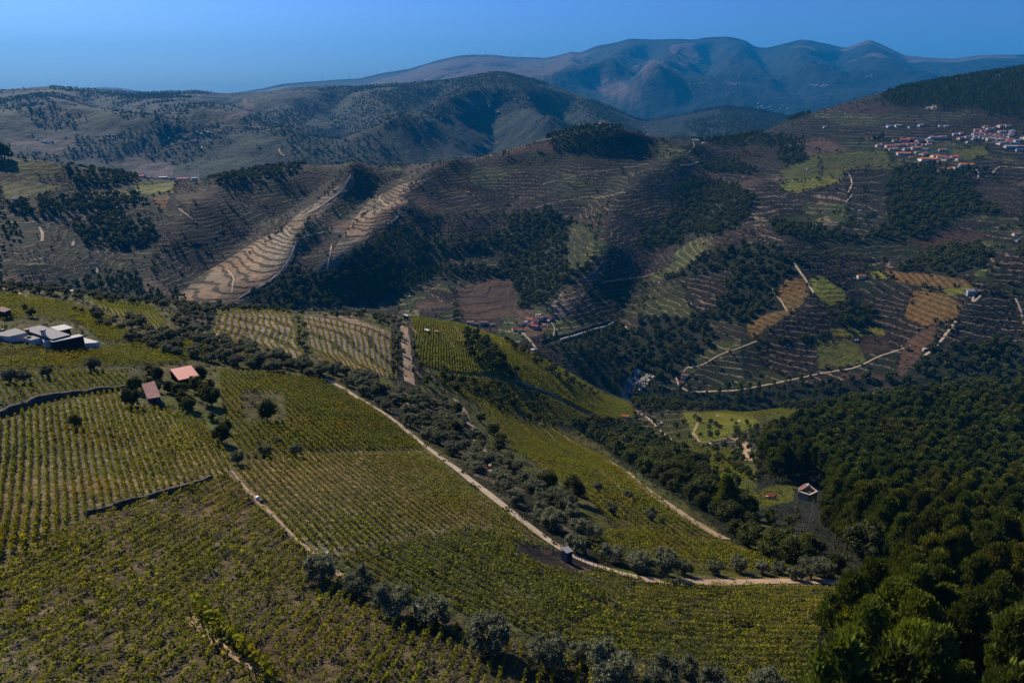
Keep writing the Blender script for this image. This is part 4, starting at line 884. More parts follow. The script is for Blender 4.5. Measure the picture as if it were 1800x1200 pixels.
def ordinal(n): return str(n)+('th' if 10 <= n % 100 <= 20 else {1: 'st', 2: 'nd', 3: 'rd'}.get(n % 10, 'th'))
def vine_label(lab, od, x, y, z):
    a, b = project(x.mean(), y.mean(), z.mean()); hb_ = 'far' if b < 640 else 'upper' if b < 800 else 'middle' if b < 1000 else 'near'
    return '%s of %d leafy vine rows, %s stretch, in the %s' % (ordinal(od), ORD[lab], hb_, lab)
ROWS.sort(key=lambda r: r[0]/max(len(r[1]), 1)**.6)
used = set(); rest_v, rest_r = [], []; n_ind = 0; vis_ct = {}
for i, R in enumerate(ROWS):
    dist, x, y, z, c, s, hi, sz, lab, od = R; o = (float(x.mean()), float(y.mean()), float(z.mean()))
    fr = in_frame(x, y, z).mean() > .3
    v, rn = row_mesh(x, y, z, c, s, hi, sz, i)
    vl = vine_label(lab, od, x, y, z)
    if n_ind < 290 and hi and fr and len(x) > 8 and vl not in used:
        used.add(vl)
        me_ = mesh_np('vine_row', v-np.array(o), np.arange(len(v)).reshape(-1, 4), [MV['vine']]); set_attr(me_, 'leaf_tone', 'FLOAT', rn, 'FACE')
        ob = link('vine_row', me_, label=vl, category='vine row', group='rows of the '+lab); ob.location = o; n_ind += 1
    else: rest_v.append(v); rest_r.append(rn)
V_ = np.concatenate(rest_v); me_ = mesh_np('far_vine_rows', V_, np.arange(len(V_)).reshape(-1, 4), [MV['vine_f']]); set_attr(me_, 'leaf_tone', 'FLOAT', np.concatenate(rest_r), 'FACE')
link('far_vine_rows', me_, kind='stuff', label='mass of further vine rows on the slopes')
print('vine tris', 2*sum(len(r[1])*(24 if r[6] else 10) for r in ROWS), 'rows', len(ROWS))
# ------------------------------------------------------------------ trees
TL = []    # kind, x, y, z, h, wide, label, group, cat
def at(px, py, tw=F): p = raycast(px, py, *tw); return p
OLV = [((566,1020),4.6,'first big round olive tree at the left end of the bottom row'),((628,1040),4.2,'second olive tree from the left in the bottom row'),
 ((692,1080),4.9,'third olive tree of the bottom row, left of the small stone hut'),((766,1093),4.6,'olive tree standing right in front of the small stone hut'),
 ((858,1138),5.4,'broad olive tree of the bottom row, casting a black shadow'),((962,1173),4.6,'olive tree in the middle of the bottom row on yellow scrub'),
 ((1068,1200),5.6,'widest olive tree of the bottom row, near its right part'),((1022,1163),3.0,'small olive bush squeezed left of the widest bottom olive'),
 ((1158,1210),4.6,'olive tree at the bottom edge right of the widest one'),((1250,1233),4.6,'pale olive tree cut by the bottom edge'),((1345,1223),4.0,'last olive tree at the right end of the bottom row'),((1205,1183),2.8,'low olive bush behind the bottom edge trees')]
for (p, h, lab) in OLV: q = at(*p); TL.append(('olive', *q, h*1.18, 1.1, lab, 'olive trees of the bottom row', 'olive tree', True))
for (p, h, kd, lab) in [((470,738),6.0,'oak','round dark tree alone in the dense green vineyard'),((390,778),4.5,'oak','dark bushy tree at the corner of the left vineyard'),
   ((418,815),3.6,'olive','grey olive at the top of the narrow pale path'),((465,800),3.2,'olive','grey olive on the bank above the tan vineyard, left one'),((490,782),2.6,'olive','small grey olive on the bank above the tan vineyard'),((520,800),3.4,'olive','grey olive on the bank above the tan vineyard, right one'),
   ((372,712),6.0,'oak','big dark tree right of the red tiled hut'),((350,690),5.0,'oak','dark tree below the pink roofed shed'),((355,670),5.0,'oak','tree overlapping the right side of the pink roof'),((232,712),5.2,'oak','tree left of the red tiled hut'),
   ((240,690),5.0,'oak','tree shading the left of the red tiled roof'),((278,668),4.2,'oak','tree between the two red roofed huts'),((300,690),3.6,'oak','bush in the yard between the huts'),((330,722),4.2,'oak','tree in front of the yard'),((398,760),3.6,'oak','dark tree on the lane right of the left vineyard'),
   ((20,672),4.6,'olive','leftmost grey olive above the dark wall'),((45,672),4.4,'olive','second grey olive above the dark wall'),((85,664),4.2,'olive','third grey olive above the dark wall'),((165,652),5.0,'olive','wide grey olive under the white house'),
   ((135,750),3.4,'oak','bush growing inside the left vineyard'),((1272,905),13,'pine','lone tall pine with a bare trunk beside the wood'),((1005,880),7,'oak','dark oak between the olives above the strip'),((960,862),6,'oak','dark oak in the middle of the olive belt'),((800,770),6.5,'oak','bright green round tree in the olive belt'),((905,665),9,'oak','dark round tree on the spur edge')]:
    q = at(*p); TL.append((kd, *q, h, 1.0, lab, None, {'oak': 'tree', 'olive': 'olive tree', 'pine': 'pine tree'}[kd], True))
def many(poly, step, kind, h, tw, lab, group, cat, jit=.35, keep=1., seed=1, wide=1.0):
    x, y, z = scatter(poly, step, tw, jit, .4, seed); q = np.random.default_rng(seed+99); fx_, fy_ = project(x, y, z)
    for a, b, c, e, g in zip(x, y, z, fx_, fy_):
        if q.uniform() > keep or (1300 < e < 1455 and 846 < g < 906): continue
        sh = .45 if (1320 < e < 1460 and g < 955 and g > 900) else 1.
        TL.append((kind, a, b, c, sh*h*q.uniform(.6, 1.25), wide*q.uniform(.9, 1.15), lab, group, cat, False))
many([(596,672),(640,676),(710,690),(790,718),(860,790),(950,850),(1040,930),(1100,985),(1060,990),(1010,970),(960,935),(900,888),(820,822),(765,780),(700,735),(660,710)], 5.2, 'olive', 4.4, F, 'grey green olive tree in the belt beside the pale dirt road', 'olive trees beside the pale road', 'olive tree', .4, .85, 3, 1.15)
many([(1090,985),(1200,1000),(1330,1003),(1480,1012),(1480,1022),(1330,1018),(1200,1020),(1110,1012)], 4.6, 'olive', 5.2, F, 'grey green olive tree along the tan track above the lower vineyard', 'olive trees along the tan track', 'olive tree', .3, .9, 4, 1.1)
many([(200,600),(260,592),(340,596),(420,606),(540,632),(640,660),(720,695),(700,700),(600,668),(500,656),(400,645),(330,632),(240,615)], 5.0, 'olive', 4.6, F, 'grey green olive tree in the hedge above the green vineyards', 'olive trees of the long hedge', 'olive tree', .4, .95, 5, 1.2)
many([(120,540),(200,556),(340,592),(400,600),(330,604),(180,580)], 5.5, 'olive', 4.4, F, 'olive tree in the line behind the white house', 'olive trees behind the white house', 'olive tree', .4, .8, 6, 1.1)
many([(0,495),(120,515),(300,535),(420,545),(540,552),(620,552),(690,558),(695,575),(620,560),(400,548),(370,560),(300,545),(140,530),(0,520)], 7, 'olive', 4.6, (4, 6.3), 'tree on the near crest above the valley', 'trees on the near crest', 'tree', .4, .75, 7)
many([(0,535),(60,560),(140,575),(90,560),(20,530)], 8, 'oak', 4.5, F, 'tree around the white house', 'garden trees of the white house', 'tree', .4, .6, 8)
many([(930,830),(1040,900),(1200,980),(1350,1000),(1150,900),(1000,830)], 12, 'olive', 4.2, F, 'olive tree scattered over the vineyard strip', 'scattered olive trees', 'olive tree', .4, .6, 9)
many([(305,540),(380,545),(372,590),(340,590),(300,570)], 5, 'olive', 3.6, F, 'olive bush beside the curving terraces', 'olive bushes by the terraces', 'olive tree', .4, .8, 10)
many([(690,560),(705,560),(708,640),(700,680),(690,650)], 5, 'olive', 3.4, F, 'bush lining the straight tan track', 'bushes lining the tan track', 'bush', .4, .9, 11)
many([(522,560),(532,560),(545,620),(540,630),(525,610)], 4.5, 'olive', 3.2, F, 'bush between the two striped terrace blocks', 'bushes between the terraces', 'bush', .4, .9, 12)
many([(815,590),(840,590),(880,625),(890,655),(850,650),(820,625)], 7, 'oak', 7, F, 'dark tree of the copse on the spur', 'copse on the spur', 'tree', .4, .95, 13)
many([(880,590),(930,612),(1000,660),(1060,700),(1040,705),(960,655),(900,615)], 8, 'oak', 5, (4, 6.3), 'tree on the far edge of the spur', 'trees on the spur edge', 'tree', .4, .6, 14)
many([(745,650),(850,670),(960,695),(1060,750),(1100,790),(1000,765),(900,728),(800,700)], 8, 'oak', 4.5, F, 'small tree on the terraces under the spur', 'trees under the spur', 'tree', .4, .55, 15)
many([(740,640),(800,665),(900,690),(960,735),(900,715),(830,700),(770,690),(735,670)], 7, 'oak', 4.2, F, 'small tree on the broken terraces under the bright spur', 'trees on the broken terraces', 'tree', .45, .7, 27)
many([(722,560),(735,640),(760,660),(735,680),(720,670),(724,600)], 5, 'oak', 3, F, 'bush right of the straight tan track', 'bushes right of the tan track', 'bush', .45, .6, 28)
many([(640,690),(760,700),(830,710),(900,800),(860,800),(790,730),(700,715)], 7, 'oak', 4.6, F, 'green tree mixed into the olive belt', 'green trees in the olive belt', 'tree', .45, .5, 29)
many([(225,650),(300,668),(350,660),(385,690),(390,745),(330,735),(250,722),(225,700)], 5.5, 'oak', 3.4, F, 'garden tree around the two red roofed huts', 'garden trees around the huts', 'tree', .45, .55, 30)
many([(1000,745),(1100,745),(1150,770),(1230,825),(1300,900),(1320,950),(1285,940),(1180,870),(1080,800)], 7.5, 'oak', 8.5, F, 'dark tree of the wood beside the vineyard strip', 'wood beside the vineyard strip', 'tree', .4, .95, 16)
many([(1100,700),(1300,735),(1320,800),(1290,860),(1230,800),(1120,760)], 11, 'oak', 5, F, 'tree among the valley plots', 'trees among the valley plots', 'tree', .48, .5, 17)
many([(1110,705),(1200,712),(1300,716),(1450,694),(1600,684),(1800,668),(1800,690),(1600,712),(1460,728),(1340,716),(1200,724),(1110,722)], 7.5, 'oak', 7, (4.5, 6.6), 'riverside tree in the belt below the terraces', 'trees of the riverside belt', 'tree', .48, .85, 34)
many([(1290,745),(1345,745),(1345,850),(1300,880),(1250,830),(1290,800)], 8, 'oak', 4.5, F, 'bush between the valley plots and the forest', 'bushes by the forest edge', 'bush', .48, .7, 35)
many([(1300,880),(1400,880),(1420,960),(1500,1010),(1440,1010),(1330,990),(1290,950)], 5.5, 'oak', 6.5, F, 'dark bushy tree at the foot of the pine forest', 'bushy trees at the forest foot', 'tree', .4, .9, 18)
PF = [(1345,782),(1400,755),(1450,732),(1600,718),(1800,704),(1900,704),(2000,720),(2000,1500),(1440,1500),(1450,1180),(1500,1080),(1560,1010),(1500,985),(1430,925),(1440,875),(1395,850),(1350,845),(1335,810)]
many(PF, 4.9, 'pine', 14.0, F, 'dark green pine of the forest on the right slope', 'pines of the right slope forest', 'pine tree', .48, .9, 19, .8)
many(PF, 11, 'oak', 9, F, 'rounder broadleaf tree mixed into the pine forest on the right', 'broadleaf trees within the pine forest', 'tree', .48, .5, 33)
for (p, h) in [((1500,1190),14),((1545,1170),15),((1590,1200),15),((1470,1235),12),((1630,1160),14),((1560,1260),15)]:
    q = at(*p); TL.append(('pine', *q, h, 1.1, 'large light green pine rising at the lower right edge of the vineyard', 'light green pines at the lower right', 'pine tree', True))
for px_, h in ((2,22),(9,25),(15,20),(20,15),(-6,24)):
    q = at(px_, 279, M); TL.append(('oak', *q, h, .8, 'tall dark tree clump on the left horizon ridge', 'tall trees on the left ridge', 'tree', True))
for (px_, py_, w_) in ((1548,245,14),(1543,247,10),(1535,246,12),(1700,302,14),(1712,300,12),(1730,302,12)):
    q = at(px_, py_, M); TL.append(('oak', *q, w_, .9, 'dark tree at the edge of the hillside village', 'trees of the hillside village', 'tree', True))
# woods, groves and scrub of the facing hillside, by land class
def class_scatter(step, kinds, trange, jit, keep, seed, ymax=2900, ymin=480, xspan=2300):
    q = np.random.default_rng(seed); x, y = np.meshgrid(np.arange(-xspan, xspan, step), np.arange(ymin, ymax, step)); x = x.ravel(); y = y.ravel()
    x = x+q.uniform(-jit, jit, len(x))*step; y = y+q.uniform(-jit, jit, len(y))*step
    m = np.abs(np.arctan2(x, y)) < math.radians(43); x, y = x[m], y[m]; z, t, k = lookup(x, y)
    m = np.isin(k, [KI[c] for c in kinds]) & (t >= trange[0]) & (t <= trange[1]) & (q.uniform(size=len(x)) < keep) & in_frame(x, y, z)
    return x[m], y[m], z[m], q
x, y, z, q = class_scatter(9.5, ['wood'], (6.25, 12.5), .45, .95, 21)
hh = q.uniform(6.5, 12, len(x)); d = np.hypot(x, y)
pin = (fbm(x/200, y/200, 2, 5) > .15) | (y > 1400)
for i in range(len(x)):
    TL.append(('pine' if pin[i] else 'oak', x[i], y[i], z[i], hh[i]*(1.1 if pin[i] else .95), 1.25, 'dark tree in the woods of the facing valley side', 'woods of the facing valley side', 'tree', False))
gx, gy, gz, q = class_scatter(6.4, ['grove', 'grove_pale', 'plum', 'terr_bare'], (6.25, 12.5), .28, .85, 22)
gs = q.uniform(2.4, 4.2, len(gx))
sx, sy, sz_, q = class_scatter(11, ['scrub', 'terr_green', 'terr_brown', 'rock', 'terr_dark'], (6.25, 12.5), .5, .13, 23); ss = q.uniform(2.5, 5.5, len(sx))
ex, ey = [], []; q = np.random.default_rng(44)
for P in PARCELS:
    if P[2] != M or P[0] in ('wood', 'terr_tan', 'pitch', 'pale'): continue
    W = np.array(wp(P[1]+P[1][:1], *P[2]))
    for a, b in zip(W[:-1], W[1:]):
        l = math.hypot(b[0]-a[0], b[1]-a[1])
        if l > 400 or q.uniform() < .35: continue
        n = int(l/8); t_ = q.uniform(0, 1, n); ex += list(a[0]+(b[0]-a[0])*t_+q.normal(0, 2.5, n)); ey += list(a[1]+(b[1]-a[1])*t_+q.normal(0, 2.5, n))
ex, ey = np.array(ex), np.array(ey); ez, _, _ = lookup(ex, ey)
sx = np.r_[sx, ex]; sy = np.r_[sy, ey]; sz_ = np.r_[sz_, ez]; ss = np.r_[ss, q.uniform(2.5, 6.5, len(ex))]
TL.sort(key=lambda t: (not t[9], math.hypot(t[1], t[2])/t[4]))
cnt = {'olive': 0, 'oak': 0, 'pine': 0}; rest = {k: [] for k in cnt}
for (kind, x_, y_, z_, h_, wd, lab, grp, cat, keep) in TL:
    vis = in_frame(np.array([x_]), np.array([y_]), np.array([z_]), 90)[0]
    if not vis: 
        if math.hypot(x_, y_) < 700 : rest[kind].append((x_, y_, z_, h_))
        continue
    lim = {'olive': 280, 'oak': 280, 'pine': 290}[kind]
    if cnt[kind] < lim:
        dd = math.sqrt(x_*x_+y_*y_+(z_-CAM_Z)**2); place_tree(kind, x_, y_, z_, h_, lab, grp, cat, 0 if dd < 330 else 1, 'bush' if cat == 'bush' else None, wd); cnt[kind] += 1
    else: rest[kind].append((x_, y_, z_, h_))
light = {}
for o in list(COL.objects):
    if o.name.startswith('crown') and o.parent and str(o.parent.get('label', '')).startswith('large light green'):
        if o.data.name not in light: d_ = o.data.copy(); d_.materials[0] = MV['pine_light']; light[o.data.name] = d_
        o.data = light[o.data.name]
by = {}
for o in COL.objects:
    if o.parent is None and o.get('group') and o.get('category') in ('olive tree', 'tree', 'bush', 'pine tree'): by.setdefault(o['label'], []).append(o)
for lab, L_ in by.items():
    if 1 < len(L_) <= 110:
        L_.sort(key=lambda o: float(project(*[np.float64(v) for v in o.location])[0]))
        for i, o in enumerate(L_): o['label'] = lab+', '+ordinal(i+1)+' from left'
print('trees', len(TL), cnt, {k: len(v) for k, v in rest.items()})
for kind, nm, lab in (('olive', 'further_olive_trees', 'further olive trees of the near slopes'), ('oak', 'valley_woodland', 'broadleaf woodland filling the valley side'), ('pine', 'pine_forest', 'mass of further pines of the forests')):
    A = np.array(rest[kind]).reshape(-1, 4); d_ = np.hypot(A[:, 0], A[:, 1]); nearm = d_ < 420
    ms = [t[2] for t in TREES[kind][1]]
    gn_instances(nm, A[:, 0], A[:, 1], A[:, 2]-.2, A[:, 3], ms, lab)
gn_instances('olive_groves', gx, gy, gz-.2, gs, [t[2] for t in TREES['olive'][2]], 'dotted olive groves on the facing hillside terraces')
gn_instances('hillside_bushes', sx, sy, sz_-.3, ss, [t[2] for t in TREES['oak'][2]], 'bushes along the hillside terraces')
x, y, z, q = class_scatter(17, ['far_wood'], (12.6, 16.9), .5, .9, 24, 6000, 1800, 5000)
gn_instances('far_woods', x, y, z-2, 6+9*q.uniform(0, 1, len(x))**1.6, [t[2] for t in TREES['oak'][2]], 'woods on the blue far hills')
x, y, z, q = class_scatter(36, ['far_terr', 'far_field'], (12.6, 16.9), .5, .3, 25, 6000, 1800, 5000)
gn_instances('far_hedges', x, y, z-1, 4+7*q.uniform(0, 1, len(x))**2, [t[2] for t in TREES['oak'][2]], 'scattered trees on the far hill fields')
# scrub and weeds near
x, y, z, q = class_scatter(2.6, ['scrub', 'green', 'vine_green', 'vine_dry', 'wood', 'grass'], (1.2, 6.25), .5, .34, 26, 640, 10, 460)
SH = []
for s in range(4):
    qq = np.random.default_rng(900+s); P = np.stack([qq.normal(0, .3, 26), qq.normal(0, .3, 26), qq.uniform(.05, .6, 26)], 1); v, f = cards(P, .16, qq); m_ = mesh_np('weed', v, f, [MV['shrub']]); set_attr(m_, 'leaf_tone', 'FLOAT', qq.uniform(0, 1, 26), 'FACE'); SH.append(m_)
gn_instances('scrub_growth', x, y, z, q.uniform(.6, 1.7, len(x)), SH, 'weeds and low scrub between the vines and trees')
# ------------------------------------------------------------------ buildings and small things
def on_plane(px, py, z):
    dx, dy, dz = ray(px, py); t = (z-CAM_Z)/dz; return np.array([float(dx*t), float(dy*t), z])
def prism(P, z0, z1):
    n = len(P); V_ = [(p[0], p[1], z0) for p in P]+[(p[0], p[1], z1) for p in P]
    a = sum(P[i][0]*P[(i+1) % n][1]-P[(i+1) % n][0]*P[i][1] for i in range(n))
    if a < 0: V_ = [(p[0], p[1], z0) for p in P[::-1]]+[(p[0], p[1], z1) for p in P[::-1]]
    F_ = [(i, (i+1) % n, (i+1) % n+n, i+n) for i in range(n)]; return V_, F_, [list(range(n-1, -1, -1)), list(range(n, 2*n))]
def poly_mesh(name, V_, F_, mat):
    me_ = bpy.data.meshes.new(name); me_.from_pydata([tuple(map(float, v)) for v in V_], [], [list(f) for f in F_]); me_.materials.append(mat); me_.update(); return me_
def add_prism(name, P, z0, z1, mat, parent, **kw):
    V_, F_, caps = prism(P, z0, z1); return link(name, poly_mesh(name, V_, F_+caps, mat), parent, **kw)
def grow(P, d):
    P = np.array([p[:2] for p in P]); c = P.mean(0); return [tuple(c+(p-c)*(1+d/np.linalg.norm(p-c))) for p in P]
def empty(name, loc, label, cat, group=None, rz=0.):
    e = bpy.data.objects.new(name, None); COL.objects.link(e); e.location = loc; e.rotation_euler.z = rz; e['label'] = label; e['category'] = cat; e.empty_display_size = .5
    if group: e['group'] = group
    return e
# the white house: flat roofed blocks, footprints found from the roof corners
base = at(95, 606); zb = base[2]-.4; z1 = zb+3.9
E = empty('white_house', (0, 0, 0), 'modern white flat roofed house with grey gravel roofs and a dark end wall', 'house')
def blk(corners, h, wall, roof, lift=0, parapet=True):
    P = [on_plane(x, y, zb+h)[:2] for x, y in corners]
    add_prism('wall', P, zb-3+lift, zb+h-.12, MV[wall], E)
    add_prism('roof', grow(P, .12 if parapet else .3), zb+h-.12, zb+h+.05, MV[roof], E); return P
blk([(40,579),(71,571.7),(123,588),(92,596)], 4.4, 'dark', 'roofgrey')  # dark wall colour stands in for shade under the terrace slab
blk([(-14,588),(27,577),(48,584.4),(15.5,591.5)], 4.2, 'white', 'roofgrey')
blk([(42,593.2),(62,589),(73,593.5),(54,598)], 3.6, 'white', 'roofgrey')
blk([(74,594.5),(88,590.6),(91,598.5),(77,602.0)], 3.5, 'white', 'white')
blk([(-30,598),(-2,592),(12,598),(-20,604)], 2.4, 'white', 'roofgrey')
# canopy on the far side, its slab over a dark block
P = [on_plane(x, y, zb+3.5)[:2] for x, y in [(87,575.2),(113,569.8),(129,575.8),(104,581.2)]]
add_prism('canopy', P, zb+3.3, zb+3.5, MV['white'], E); add_prism('canopy_wall', grow(P, -1.2), zb-2, zb+3.3, MV['dark'], E)
P = [on_plane(x, y, zb+3.9)[:2] for x, y in [(87,598.2),(92,601.0),(146,590.0),(139,587)]]
add_prism('terrace_slab', P, zb+3.72, zb+3.9, MV['white'], E)
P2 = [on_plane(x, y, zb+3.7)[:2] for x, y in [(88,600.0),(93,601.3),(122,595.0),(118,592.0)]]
add_prism('shaded_front', P2, zb-3, zb+3.7, MV['dark'], E)  # dark block put in as the shade below the slab
P3 = [on_plane(x, y, zb+2.0)[:2] for x, y in [(103,601.2),(113,599.0),(113,598.6),(103,600.8)]]
add_prism('window', P3, zb+.3, zb+2.0, MV['glass'], E)
P = [on_plane(x, y, zb+3.3)[:2] for x, y in [(120.5,594.2),(146,589.5),(144,588),(119,592.6)]]
add_prism('dark_wall', P, zb-3, zb+3.15, MV['dark'], E)
P = [on_plane(x, y, zb+.8)[:2] for x, y in [(147,593),(174,600.5),(168,602.0),(148,603.4)]]
add_prism('terrace', P, zb-2.5, zb+.8, MV['white'], E)
P = [on_plane(x, y, zb+.3)[:2] for x, y in [(-20,596),(6,602),(16,607),(2,612),(-20,606)]]
add_prism('patio', P, zb-2.5, zb+.3, MV['white'], E)
c = on_plane(77.5, 590, zb+4.4)
ch = add_prism('chimney', [(c[0]-.5, c[1]-.4), (c[0]+.5, c[1]-.4), (c[0]+.5, c[1]+.4), (c[0]-.5, c[1]+.4)], zb+4.3, zb+6.0, MV['white'], E)
add_prism('chimney_cap', [(c[0]-.65, c[1]-.55), (c[0]+.65, c[1]-.55), (c[0]+.65, c[1]+.55), (c[0]-.65, c[1]+.55)], zb+6.0, zb+6.35, MV['dark'], ch)
for px, py, hh_ in ((5,581.5,4.2),(48,581.5,4.4),(51,593.5,3.6)):
    c = on_plane(px, py, zb+hh_); add_prism('roof_vent', [(c[0]-.4, c[1]-.4), (c[0]+.4, c[1]-.4), (c[0]+.4, c[1]+.4), (c[0]-.4, c[1]+.4)], zb+hh_+.05, zb+hh_+.55, MV['dark'], E)
def slope_roof(name, Q, zs, th, mat, parent, ribs=0, ribmat=None):
    """sloped slab over four corners, zs heights of its corners, with standing ribs across"""
    V_ = [(q[0], q[1], z+th) for q, z in zip(Q, zs)]+[(q[0], q[1], z) for q, z in zip(Q, zs)]
    F_ = [(0, 1, 2, 3), (7, 6, 5, 4), (0, 4, 5, 1), (1, 5, 6, 2), (2, 6, 7, 3), (3, 7, 4, 0)]
    o = link(name, poly_mesh(name, V_, F_, mat), parent); me0 = None
    for i in range(ribs):
        f = (i+.5)/ribs; a = np.array(V_[0])*(1-f)+np.array(V_[1])*f; b = np.array(V_[3])*(1-f)+np.array(V_[2])*f; e_ = (np.array(V_[1])-np.array(V_[0])); e_ = e_/np.linalg.norm(e_)*.09
        v = [a-e_, a+e_, b+e_, b-e_]; v = v+[p+np.array([0, 0, .07]) for p in v]
        link('roof_ridge', poly_mesh('roof_ridge', v, [(0, 1, 5, 4), (1, 2, 6, 5), (2, 3, 7, 6), (3, 0, 4, 7), (4, 5, 6, 7)], ribmat or mat), o)
    return o
# pink roofed open shed
g0 = at(322, 668)[2]; E = empty('shed', (0, 0, 0), 'open shed with a pink sheet metal roof among the vines', 'shed')
Q = [on_plane(x, y, g0+3.2) for x, y in [(299.5,651.3),(336,644.2),(350,659),(314,667.2)]]
slope_roof('roof', Q, [g0+3.5, g0+3.5, g0+2.9, g0+2.9], .12, MV['pink'], E, 12)
add_prism('back_wall', [Q[0][:2], Q[1][:2], Q[1][:2]-np.array([0, .25]), Q[0][:2]-np.array([0, .25])], g0-1.5, g0+3.3, MV['dark'], E)
for q in (Q[2], Q[3], (Q[2]+Q[3])/2): add_prism('post', [(q[0]-.1, q[1]+.15), (q[0]+.1, q[1]+.15), (q[0]+.1, q[1]+.35), (q[0]-.1, q[1]+.35)], g0-1.5, g0+2.85, MV['bark'], E)
# hut with old red tiles
g0 = at(268, 708)[2]; E = empty('tiled_hut', (0, 0, 0), 'old hut with mottled red tile roof and walls in blue grey shade', 'hut')
Q = [on_plane(x, y, g0+2.2) for x, y in [(250,680.5),(272.7,675.3),(283,697.8),(259.5,701.5)]]
slope_roof('roof', Q, [g0+2.9, g0+2.9, g0+2.1, g0+2.1], .16, MV['red'], E, 14, MV['plumroof'])
cq = sum(Q)/4; W_ = [cq[:2]+(q[:2]-cq[:2])*.9 for q in Q]; add_prism('wall', W_, g0-1.5, g0+2.05, MV['blue'], E)  # shade on the walls is put into their blue grey colour
dv = (W_[2]-W_[3]); add_prism('door', [W_[3]+dv*.35-np.array([0, .06]), W_[3]+dv*.6-np.array([0, .06]), W_[3]+dv*.6-np.array([0, .02]), W_[3]+dv*.35-np.array([0, .02])], g0-.2, g0+1.9, MV['dark'], E)
# small stone hut between the bottom olives
def slab_hut(corner, base, h, roofm, wallm, label, cat='hut', hole=False):
    g0 = at(*base)[2]; E = empty('stone_hut', (0, 0, 0), label, cat)
    Q = [on_plane(x, y, g0+h) for x, y in corner]; cq = sum(Q)/4; W_ = [cq[:2]+(q[:2]-cq[:2])*.88 for q in Q]
    slope_roof('roof', Q, [g0+h+.25, g0+h+.25, g0+h, g0+h], .14, MV[roofm], E); add_prism('wall', W_, g0-1.2, g0+h+.05, MV[wallm], E)
    dv = W_[2]-W_[3]; nrm = np.array([dv[1], -dv[0]]); nrm = nrm/np.linalg.norm(nrm); nrm = nrm*(1 if np.dot(nrm, W_[3]-cq[:2]) > 0 else -1)
    a, b = W_[3]+dv*.3, W_[3]+dv*.6; add_prism('door', [a+nrm*.01, b+nrm*.01, b+nrm*.06, a+nrm*.06], g0-.3, g0+h*.75, MV['dark'], E)
    if hole: c = cq+np.array([0, 0, .3]); add_prism('smoke_hole', [(c[0]-.35, c[1]+.2), (c[0]+.35, c[1]+.2), (c[0]+.35, c[1]+.45), (c[0]-.35, c[1]+.45)], g0+h+.2, g0+h+.5, MV['dark'], E)
    return E
slab_hut([(725,1063),(739,1053),(751,1057),(737,1071)], (738,1080), 1.9, 'concrete', 'stone', 'small stone hut with a grey slab roof between two bottom olives', hole=True)
slab_hut([(986,966),(998,962),(1008,969),(996,973)], (998,988), 2.2, 'roofgrey', 'blue', 'blue grey tool shed beside the pale road', 'shed')
slab_hut([(-8,547),(4,540.5),(20,544),(8,549)], (5,556), 2.6, 'plumroof', 'dark', 'dark shed at the left edge above the white house', 'shed')
slab_hut([(745,580),(749,578.5),(756,580),(752,582)], (751,585), 2.0, 'cream', 'dark', 'small vineyard hut on the bright spur, left one')
slab_hut([(763,582),(766,580.5),(772,582),(769,584)], (768,586), 2.0, 'plumroof', 'dark', 'small vineyard hut on the bright spur, right one')
slab_hut([(709,554),(712,552.5),(718.5,554),(716,556)], (713,560), 2.6, 'white', 'stone', 'hut with a pale roof at the top of the straight tan track')
# ruined stone house
g0 = at(1418, 880)[2]; E = empty('ruined_house', (0, 0, 0), 'roofless stone house ruin with broken white topped walls at the forest edge', 'ruin')
C_ = [on_plane(x, y, g0+3.2)[:2] for x, y in [(1404,860.5),(1421,852.5),(1437,861),(1423,868.5)]]
def wall_seg(a, b, w_, z0, za, zb_, mat, name, par):
    d = (b-a)/np.linalg.norm(b-a); n_ = np.array([-d[1], d[0]])*w_/2
    v = [(*(a-n_), z0), (*(a+n_), z0), (*(b+n_), z0), (*(b-n_), z0), (*(a-n_), za), (*(a+n_), za), (*(b+n_), zb_), (*(b-n_), zb_)]
    return link(name, poly_mesh(name, v, [(0, 1, 2, 3), (4, 7, 6, 5), (0, 4, 5, 1), (1, 5, 6, 2), (2, 6, 7, 3), (3, 7, 4, 0)], mat), par)
for i, (h1, h2) in enumerate([(3.2, 3.9), (3.6, 2.6), (2.8, 3.0), (3.1, 2.7)]):
    a, b = C_[i], C_[(i+1) % 4]; o = wall_seg(a, b, .5, g0-2, g0+h1, g0+h2, MV['rstone'], 'wall', E); wall_seg(a, b, .42, g0+min(h1, h2)-.02, g0+h1+.08, g0+h2+.08, MV['cream'], 'wall_top', o)
m1, m2 = (C_[0]+C_[1])/2, (C_[2]+C_[3])/2; wall_seg(m1, m2, .4, g0-2, g0+2.9, g0+2.5, MV['rstone'], 'inner_wall', E)
wall_seg(C_[0]+(C_[1]-C_[0])*.05, C_[0]+(C_[1]-C_[0])*.9, 1.6, g0+3.0, g0+3.4, g0+3.9, MV['plumroof'], 'roof_remnant', E)
# low orange roof
g0 = at(1355, 876)[2]; E = empty('tiled_shed', (0, 0, 0), 'low shed with a bright orange tile roof in a small meadow', 'shed')
Q = [on_plane(x, y, g0+1.6) for x, y in [(1344,871),(1352,867),(1367,868),(1358,873)]]
slope_roof('roof', Q, [g0+2.0, g0+2.0, g0+1.5, g0+1.5], .12, MV['orange'], E, 6); cq = sum(Q)/4
add_prism('wall', [cq[:2]+(q[:2]-cq[:2])*.9 for q in Q], g0-1.5, g0+1.45, MV['cream'], E)
